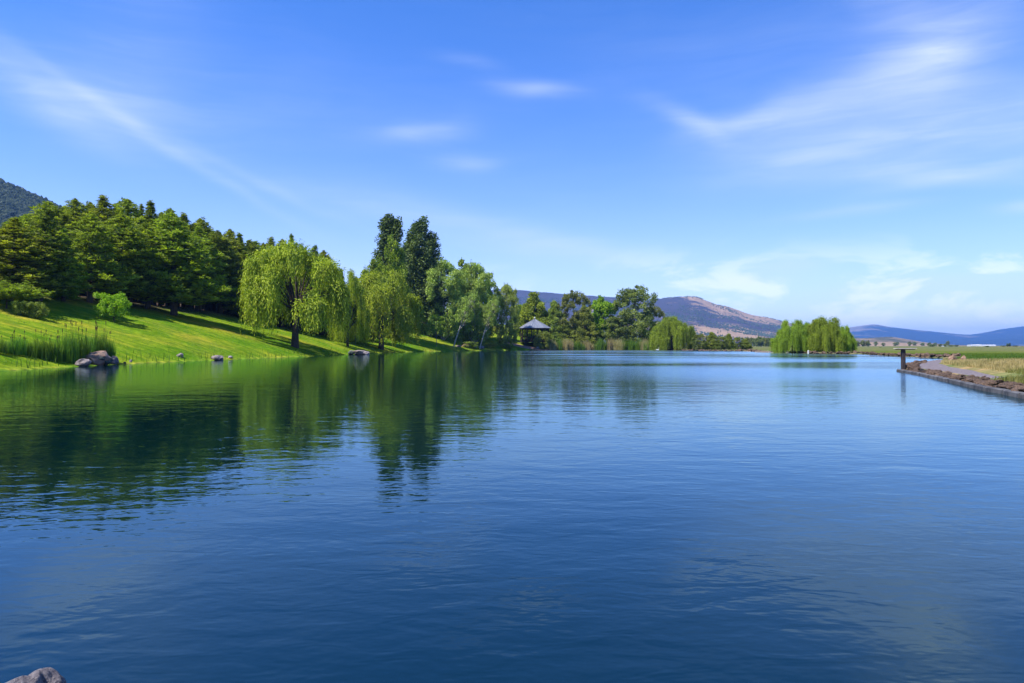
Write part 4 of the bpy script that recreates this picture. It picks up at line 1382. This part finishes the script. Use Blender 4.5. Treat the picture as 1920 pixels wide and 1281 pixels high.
# ------------------------------------------------------------------ gazebo
gx, gy = (1002.5 - 960) / F * 268, 268.0
gz = zpix(637.5, gy)
gz = max(H1(gx, gy), gz)
ga = empty('gazebo', (gx, gy, gz), math.radians(22.5 + 8))
tag(ga, 'dark timber gazebo with grey eight sided metal roof and white finial', 'gazebo')
RE = 6.5
ze = zpix(615.5, gy) - gz; za = zpix(599.0, gy) - gz
def octp(rad, z, k): a = k * math.pi / 4; return (rad * math.cos(a), rad * math.sin(a), z)
for k in range(8):
    m = MB()
    a, b = octp(RE, ze, k), octp(RE, ze, k + 1)
    c, d = octp(0.28, za, k + 1), octp(0.28, za, k)
    dn = np.array([0, 0, -0.10])
    top = np.array([a, b, c, d]); v = np.concatenate([top, top + dn])
    m.add(v, [(0, 1, 2, 3), (7, 6, 5, 4), (0, 4, 5, 1), (1, 5, 6, 2), (2, 6, 7, 3), (3, 7, 4, 0)])
    o = m.build('roof_panel', M['metalroof'], ga)
    s = MB()
    for q in (0.0, 0.25, 0.5, 0.75):       # standing seams
        p0 = np.array(a) * (1 - q) + np.array(b) * q; p1 = np.array(d) * (1 - q) + np.array(c) * q
        s.tube([p0 + [0, 0, .03], p1 + [0, 0, .03]], 0.045 if q else 0.09, 4)
    s.build('seam', M['metalroof'], o)
    m = MB(); pt = octp(RE - 0.9, 0, k)
    m.box((pt[0], pt[1], ze / 2), (0.32, 0.32, ze + 0.1), k * math.pi / 4); m.build('post', M['darkwood'], ga)
    if k != 6:
        m = MB(); e0 = np.array(octp(RE - 0.9, 0, k)); e1 = np.array(octp(RE - 0.9, 0, k + 1))
        mid = (e0 + e1) / 2; L = np.linalg.norm(e1 - e0) - 0.34; rz = math.atan2(*(e1 - e0)[[1, 0]])
        m.box((mid[0], mid[1], 1.15), (L, 0.10, 0.12), rz); m.box((mid[0], mid[1], 0.25), (L, 0.08, 0.10), rz)
        for q in range(11):
            t = (q + 0.5) / 11; pp = e0 + (e1 - e0) * (0.06 + 0.88 * t)
            m.box((pp[0], pp[1], 0.7), (0.09, 0.05, 0.82), rz)
        m.build('railing', M['darkwood'], ga)
    m = MB(); e0 = np.array(octp(RE - 0.55, 0, k)); e1 = np.array(octp(RE - 0.55, 0, k + 1)); mid = (e0 + e1) / 2
    m.box((mid[0], mid[1], ze - 0.32), (np.linalg.norm(e1 - e0) - 0.1, 0.14, 0.42), math.atan2(*(e1 - e0)[[1, 0]])); m.build('fascia', M['darkwood'], ga)
m = MB(); vs = [octp(RE - 0.5, 0.12, k) for k in range(8)] + [octp(RE - 0.5, -0.9, k) for k in range(8)]
m.add(vs, [(k, (k + 1) % 8, 8 + (k + 1) % 8, 8 + k) for k in range(8)])
m.f3.append(np.array([(0, k, k + 1) for k in range(1, 7)])); m.build('floor', M['darkwood'], ga)
m = MB(); m.tube([(0, 0, za - 0.2), (0, 0, za + 0.35)], [0.3, 0.25], 8); m.build('roof_cap', M['darkwood'], ga)
me = rock_mesh('finial', 77, M['white'], 1.0, 2, 0.0); o = link('finial', me, ga, (0, 0, za + 0.6)); o.scale = (0.34, 0.34, 0.36)

# ------------------------------------------------------------------ dock
dx, dy = (1488 - 960) / F * 163, 163.0
dk = empty('floating_dock', ((1480 - 960) / F * 172, 172.0, 0.0), math.radians(-4))
dk.location = ((1482 - 960) / F * 160, 160.0, 0.0)
tag(dk, 'low pale floating dock with white floats before the left dock willow', 'dock')
m = MB(); m.box((0, 0, 0.38), (9.6, 2.2, 0.12)); m.build('frame', M['dockwood'], dk)
plank = None
for i in range(24):
    if plank is None:
        m = MB(); m.box((0, 0, 0), (0.37, 2.3, 0.05)); plank = m.build('plank', M['dockwood'], dk); o = plank
    else:
        o = bpy.data.objects.new('plank', plank.data); COL.objects.link(o); o.parent = dk
    o.location = (-4.6 + i * 0.4, 0, 0.468)
for i in range(5):
    m = MB(); a = np.linspace(0, 2 * math.pi, 13)
    m.tube([(math.cos(t) * 0.24, 0, math.sin(t) * 0.24) for t in a], 0.05, 6, cap=False)
    o = m.build('float_ring', M['paleboard'], dk, True); o.location = (-5.4 - (i % 5) * 0.62 + 2.0 * (i > 2) * 0, -0.6 + 0.1 * i, 0.28)
for i in range(6):
    m = MB(); m.box((0, 0, 0), (1.3, 0.5, 0.34)); o = m.build('float', M['white'], dk); o.location = (-4.0 + i * 1.6, -0.9, 0.14)
m = MB(); m.box((0, 0, 0), (2.6, 1.1, 0.08)); o = m.build('gangway', M['dockwood'], dk); o.location = (6.0, 0.2, 0.36); o.rotation_euler = (0, 0.12, 0)
wp = empty('marker_post', ((1515.5 - 960) / F * 152, 152.0, 0))
tag(wp, 'short white post in the water right of the dock', 'post')
m = MB(); m.tube([(0, 0, -0.8), (0, 0, 0.62)], [0.16, 0.16], 10); m.build('post', M['white'], wp, False)
m = MB(); m.tube([(0, 0, 0.62), (0, 0, 0.70)], [0.20, 0.13], 10); m.build('cap', M['white'], wp, False)


def bird(x, y, z, label, sc, rz):
    """white water bird: one skinned body with s-shaped neck"""
    root = empty('white_bird', (x, y, z), rz, (sc, sc, sc))
    m = MB()
    m.tube([(-0.55, 0, 0.22), (-0.40, 0, 0.20), (-0.15, 0, 0.16), (0.12, 0, 0.16), (0.32, 0, 0.20), (0.40, 0, 0.32), (0.37, 0, 0.48), (0.36, 0, 0.62), (0.43, 0, 0.70), (0.52, 0, 0.68), (0.56, 0, 0.66)],
           [0.02, 0.10, 0.19, 0.20, 0.13, 0.065, 0.05, 0.045, 0.06, 0.05, 0.02], 10)
    m.build('body', M['white'], root, True)
    b = MB(); b.tube([(0.55, 0, 0.665), (0.66, 0, 0.63)], [0.025, 0.008], 6); b.build('beak', M['boulderwarm'], root)
    tag(root, label, 'bird', 'white birds near the domed willow')


bx = (1233 - 960) / F * 244
bird(bx, 244.0, 0.0, 'white bird on the water at the left foot of the domed willow', 1.3, 0.4)
bird((1229 - 960) / F * 250, 268.5, H1((1229 - 960) / F * 250, 268.5), 'white bird standing higher on the bank left of the domed willow', 1.5, 2.6)

# white sheds on the plain
def shed(x0px, x1px, d, hpx, label):
    xa = (x0px - 960) / F * d; xb = (x1px - 960) / F * d; z = H1((xa + xb) / 2, d)
    root = empty('greenhouse', ((xa + xb) / 2, d, z))
    L = xb - xa; hh = hpx / F * d
    m = MB(); m.box((0, 0, hh * 0.3), (L, 14, hh * 0.6)); m.build('wall', M['farroof'], root)
    m = MB(); v = []
    for xx in (-L / 2 - 0.4, L / 2 + 0.4):
        for t in np.linspace(0, math.pi, 7): v.append((xx, -7.5 * math.cos(t), hh * 0.6 + 0.02 + hh * 0.45 * math.sin(t)))
    m.add(v, [(i, i + 1, i + 8, i + 7) for i in range(6)])
    m.f3.append(np.array([(0, i, i + 1) for i in range(1, 6)] + [(7, 7 + i + 1, 7 + i) for i in range(1, 6)])); m.build('roof', M['farroof'], root)
    tag(root, label, 'greenhouse', 'white sheds on the plain')


shed(1817, 1826, 1500, 2.6, 'short white shed at the left end of the row on the plain')
shed(1828, 1838, 1500, 2.8, 'white shed second in the row on the plain')
shed(1839, 1863, 1480, 2.4, 'long low white shed at the right end of the row')
shed(1768, 1771, 1100, 2.2, 'tiny white building between the dark trees on the plain')

# ------------------------------------------------------------------ reeds and grasses
def make_reeds(h, w, n, seed, mat, heads=0, name='reed_clump', bend=0.16):
    r = np.random.default_rng(seed)
    root = empty(name, (0, 0, 0))
    mb = MB()
    a = r.uniform(0, 6.28, n); q = np.sqrt(r.uniform(0, 1, n)) * w
    B = np.stack([np.cos(a) * q, np.sin(a) * q * 0.6, np.full(n, -0.1)], 1)
    L = h * r.uniform(0.6, 1.0, n) * (1 - 0.25 * (q / w) ** 2)
    dr = rdirs(n, r); dr[:, 2] = 0
    segs = 4; wd = 0.012 * h * r.uniform(0.7, 1.3, n)
    face = rdirs(n, r); face[:, 2] = 0; face /= np.linalg.norm(face, axis=1)[:, None] + 1e-9
    V = []
    for s in range(segs + 1):
        t = s / segs
        p = B + np.array([0, 0, 1]) * (L * t * (1 - 0.08 * t))[:, None] + dr * (L * bend * t ** 2.2)[:, None]
        ww = (wd * (1 - t ** 2 * 0.9))[:, None]
        V += [p - face * ww, p + face * ww]
    V = np.stack(V, 1)                        # n, 2*(segs+1), 3
    k = 2 * (segs + 1)
    f = np.array([(2 * s, 2 * s + 1, 2 * s + 3, 2 * s + 2) for s in range(segs)])
    f = (f[None] + (np.arange(n) * k)[:, None, None]).reshape(-1, 4)
    mb.add(V.reshape(-1, 3), f, np.repeat(np.clip(r.normal(0.5, 0.28, n), 0, 1), k))
    mb.build('leaves', mat, root)
    if heads:
        hb = MB()
        for i in range(heads):
            j = r.integers(0, n); z = h * r.uniform(0.8, 1.0)
            b = B[j] * 0.9
            hb.tube([(b[0], b[1], 0), (b[0] + 0.02, b[1], z)], 0.010, 4)
            hb.tube([(b[0] + 0.02, b[1], z - 0.02), (b[0] + 0.02, b[1], z + 0.2)], 0.035, 5)
        hb.build('seed_heads', M['cattail'], root)
    return root


PROTO['reedA'] = (make_reeds(2.4, 1.15, 330, 1, M['reed'], 5), 2.4, 1.15)
PROTO['reedB'] = (make_reeds(2.4, 1.0, 260, 2, M['reed'], 3), 2.4, 1.0)
PROTO['reedP'] = (make_reeds(3.2, 1.9, 300, 3, M['reedpale'], 0, bend=0.3), 3.2, 1.9)
PROTO['reedG'] = (make_reeds(3.2, 1.9, 300, 4, M['reed'], 0, bend=0.2), 3.2, 1.9)
rd = [(-14, 53, 640, 44, 'reedA'), (10, 54.5, 646, 40, 'reedB'), (34, 55.6, 639, 44, 'reedA'), (58, 56.6, 648, 36, 'reedB'), (80, 57.2, 640, 42, 'reedA'), (103, 58.3, 648, 40, 'reedB'),
      (124, 59.4, 633, 42, 'reedA'), (146, 61, 630, 44, 'reedA'), (168, 63.8, 634, 42, 'reedB'), (188, 64.5, 630, 40, 'reedA'), (205, 65.5, 642, 28, 'reedB')]
rl = ['reed clump cut by the left frame edge', 'reed clump nearest the left frame edge, fully in view', 'tall reed clump third from the left edge', 'shorter reed clump fourth from the left edge',
      'reed clump fifth from the left edge', 'reed clump midway between frame edge and rock pile', 'tall reed clump with brown cattails left of the rock pile',
      'tallest reed clump just behind the left end of the rock pile', 'reed clump directly behind the orange brown boulder', 'tall reed clump behind the right half of the rock pile',
      'thin reed clump at the right end of the rock pile']
for (px, d, top, wp_, key), lab in zip(rd, rl):
    put(key, px, d=d, top=top - 7, wpx=wp_, label=lab, cat='reeds', group='reed clumps on the left shore')
r_ = np.random.default_rng(12)
far_px = [1030, 1040, 1048, 1058, 1068, 1078, 1088, 1098, 1108, 1117, 1126, 1135, 1145, 1155, 1163, 1172, 1181, 1190, 1199, 1208, 1216]
pale = {0, 1, 3, 4, 7, 8, 12, 13, 14, 19}
for i, px in enumerate(far_px):
    key = 'reedP' if i in pale else 'reedG'
    xx = (px - 960) / F
    d = 262.0
    for dd in np.arange(235, 290, 0.5):
        if shore_sd(xx * dd, dd)[0] > 0.8: d = dd; break
    top = 634 + r_.uniform(-1, 6) + (4 if 5 <= i <= 9 else 0)
    place = ['just right of the gazebo bush', 'below the low olive conifer', 'in the middle of the far reeds', 'below the tall juniper', 'next to the domed willow'][min(4, i // 5)]
    put(key, px, d=float(d), top=float(top), wpx=21, cat='reeds',
        label=['first', 'second', 'third', 'fourth', 'fifth', 'sixth'][i - 5 * min(4, i // 5)] + (' clump from the left, pale straw reeds, ' if key == 'reedP' else ' clump from the left, green reeds, ') + place, group='far shore reed clumps')


def grass_patch(name, pts, h, wd, mat, seed, label, tints=None, bend=0.35):
    r = np.random.default_rng(seed)
    n = len(pts)
    mb = MB()
    L = h * r.uniform(0.5, 1.3, n)
    dr = rdirs(n, r); dr[:, 2] = 0
    face = rdirs(n, r); face[:, 2] = 0; face /= np.linalg.norm(face, axis=1)[:, None] + 1e-9
    P0 = pts + np.array([0, 0, -0.02])
    mid = P0 + np.array([0, 0, 1]) * (L * 0.55)[:, None] + dr * (L * bend * 0.3)[:, None]
    tip = P0 + np.array([0, 0, 1]) * L[:, None] + dr * (L * bend)[:, None]
    w = wd * r.uniform(0.6, 1.4, n)[:, None]
    V = np.stack([P0 - face * w, P0 + face * w, mid + face * w * 0.8, mid - face * w * 0.8, tip], 1)
    off = (np.arange(n) * 5)[:, None]
    f4 = np.array([0, 1, 2, 3])[None] + off; f3 = np.array([3, 2, 4])[None] + off
    t = tints if tints is not None else r.uniform(0, 1, n)
    mb.add(V.reshape(-1, 3), f4, np.repeat(t, 5)); mb.f3.append(f3)
    o = mb.build(name, mat)
    tag(o, label, 'grass', kind='stuff')
    return o


def sample_land(n, x0, x1, y0, y1, cond, seed):
    r = np.random.default_rng(seed)
    x = r.uniform(x0, x1, n); y = r.uniform(y0, y1, n)
    sd = shore_sd(x, y)
    k = cond(x, y, sd)
    x, y, sd = x[k], y[k], sd[k]
    return np.stack([x, y, height(x, y, sd)], 1)


def keep_clump(x, y, s, thr, seed):
    return fbm(x * s, y * s, 3, seed) > thr


# dry grass of the embankment
def pathdist(x, y):
    line = np.array(PATH)
    b = np.full(x.shape, 1e9)
    for a, c in zip(line[:-1], line[1:]):
        dx, dy = c - a; t = np.clip(((x - a[0]) * dx + (y - a[1]) * dy) / (dx * dx + dy * dy), 0, 1)
        b = np.minimum(b, np.hypot(x - a[0] - t * dx, y - a[1] - t * dy))
    return b


g = sample_land(300000, 16, 52, 14, 72, lambda x, y, sd: (sd > 0.9) & (x < 0.6 + np.interp(y, [10, 30, 40, 48, 72, 80], [26, 28.5, 30, 32, 45, 50])) & (x / y < 0.95) & (pathdist(x, y) > 0.95), 51)
t = np.clip(sstep(0.35, 0.65, fbm(g[:, 0] * 0.35, g[:, 1] * 0.35, 3, 61)) * 0.7 + 0.35 * sstep(3.0, 0.5, np.interp(g[:, 1], [10, 30, 40, 48, 72, 80], [26, 28.5, 30, 32, 45, 50]) - g[:, 0]) + np.random.default_rng(1).normal(0, .12, len(g)), 0, 1)
grass_patch('dry_grass', g, 0.22, 0.012, M['drygrass'], 52, 'dry straw and yellow green grass along the right embankment', t)
g = sample_land(300000, 24, 110, 24, 120, lambda x, y, sd: (x > 0.2 + np.interp(y, [10, 30, 40, 48, 72, 80], [26, 28.5, 30, 32, 45, 50])) & (x / y < 0.95) & (sd > 1.5) & (pathdist(x, y) > 1.2), 53)
t = np.clip(np.random.default_rng(2).normal(0.25, 0.10, len(g)) + 0.5 * sstep(60, 120, g[:, 1]), 0, 1)
grass_patch('crop_rows', g, 0.20, 0.03, M['greengrass'], 54, 'deep green crop field beyond the dry grass', t * 0.55)
# rough grass along the left shore
g = sample_land(90000, -75, 6, 40, 250, lambda x, y, sd: (sd > 0.25) & (sd < 3.6) & (x / y > -0.8) & keep_clump(x, y, 0.45, 0.42, 5) & (np.random.default_rng(8).uniform(0, 1, len(x)) < np.exp(-sd * 0.6)), 55)
t = np.clip(np.random.default_rng(3).normal(0.45, 0.25, len(g)), 0, 1)
grass_patch('shore_grass', g, 0.75, 0.028, M['greengrass'], 56, 'rough green grass fringe along the left shore', t, 0.25)
g = sample_land(90000, -80, 12, 46, 270, lambda x, y, sd: (sd > 0.6) & (sd < 30) & (x / y > -0.8), 57)
t = np.clip(0.65 * fbm(g[:, 0] * .12, g[:, 1] * .3, 3, 71) + np.random.default_rng(4).normal(0.35, 0.18, len(g)), 0, 1)
grass_patch('lawn_grass', g, 0.07, 0.05, M['lawngrass'], 58, 'mown bright green grass of the sloping lawn', t, 0.5)

# ------------------------------------------------------------------ air
def haze_box():
    mb = MB(); mb.box((0, 0, 203), (33000, 33000, 412))
    m = bpy.data.materials.new('pale_air'); m.use_nodes = True
    T = NT(m.node_tree)
    v = T.n('ShaderNodeVolumePrincipled')
    v.inputs['Color'].default_value = (*HAZE_COL, 1)
    v.inputs['Density'].default_value = HAZE_D
    v.inputs['Anisotropy'].default_value = 0.2
    out = T.n('ShaderNodeOutputMaterial')
    T.t.links.new(v.outputs[0], out.inputs['Volume'])
    tag(mb.build('haze', m), kind='stuff')


HAZE_COL = (0.22, 0.47, 1.0)
HAZE_D = 0.8e-4
haze_box()
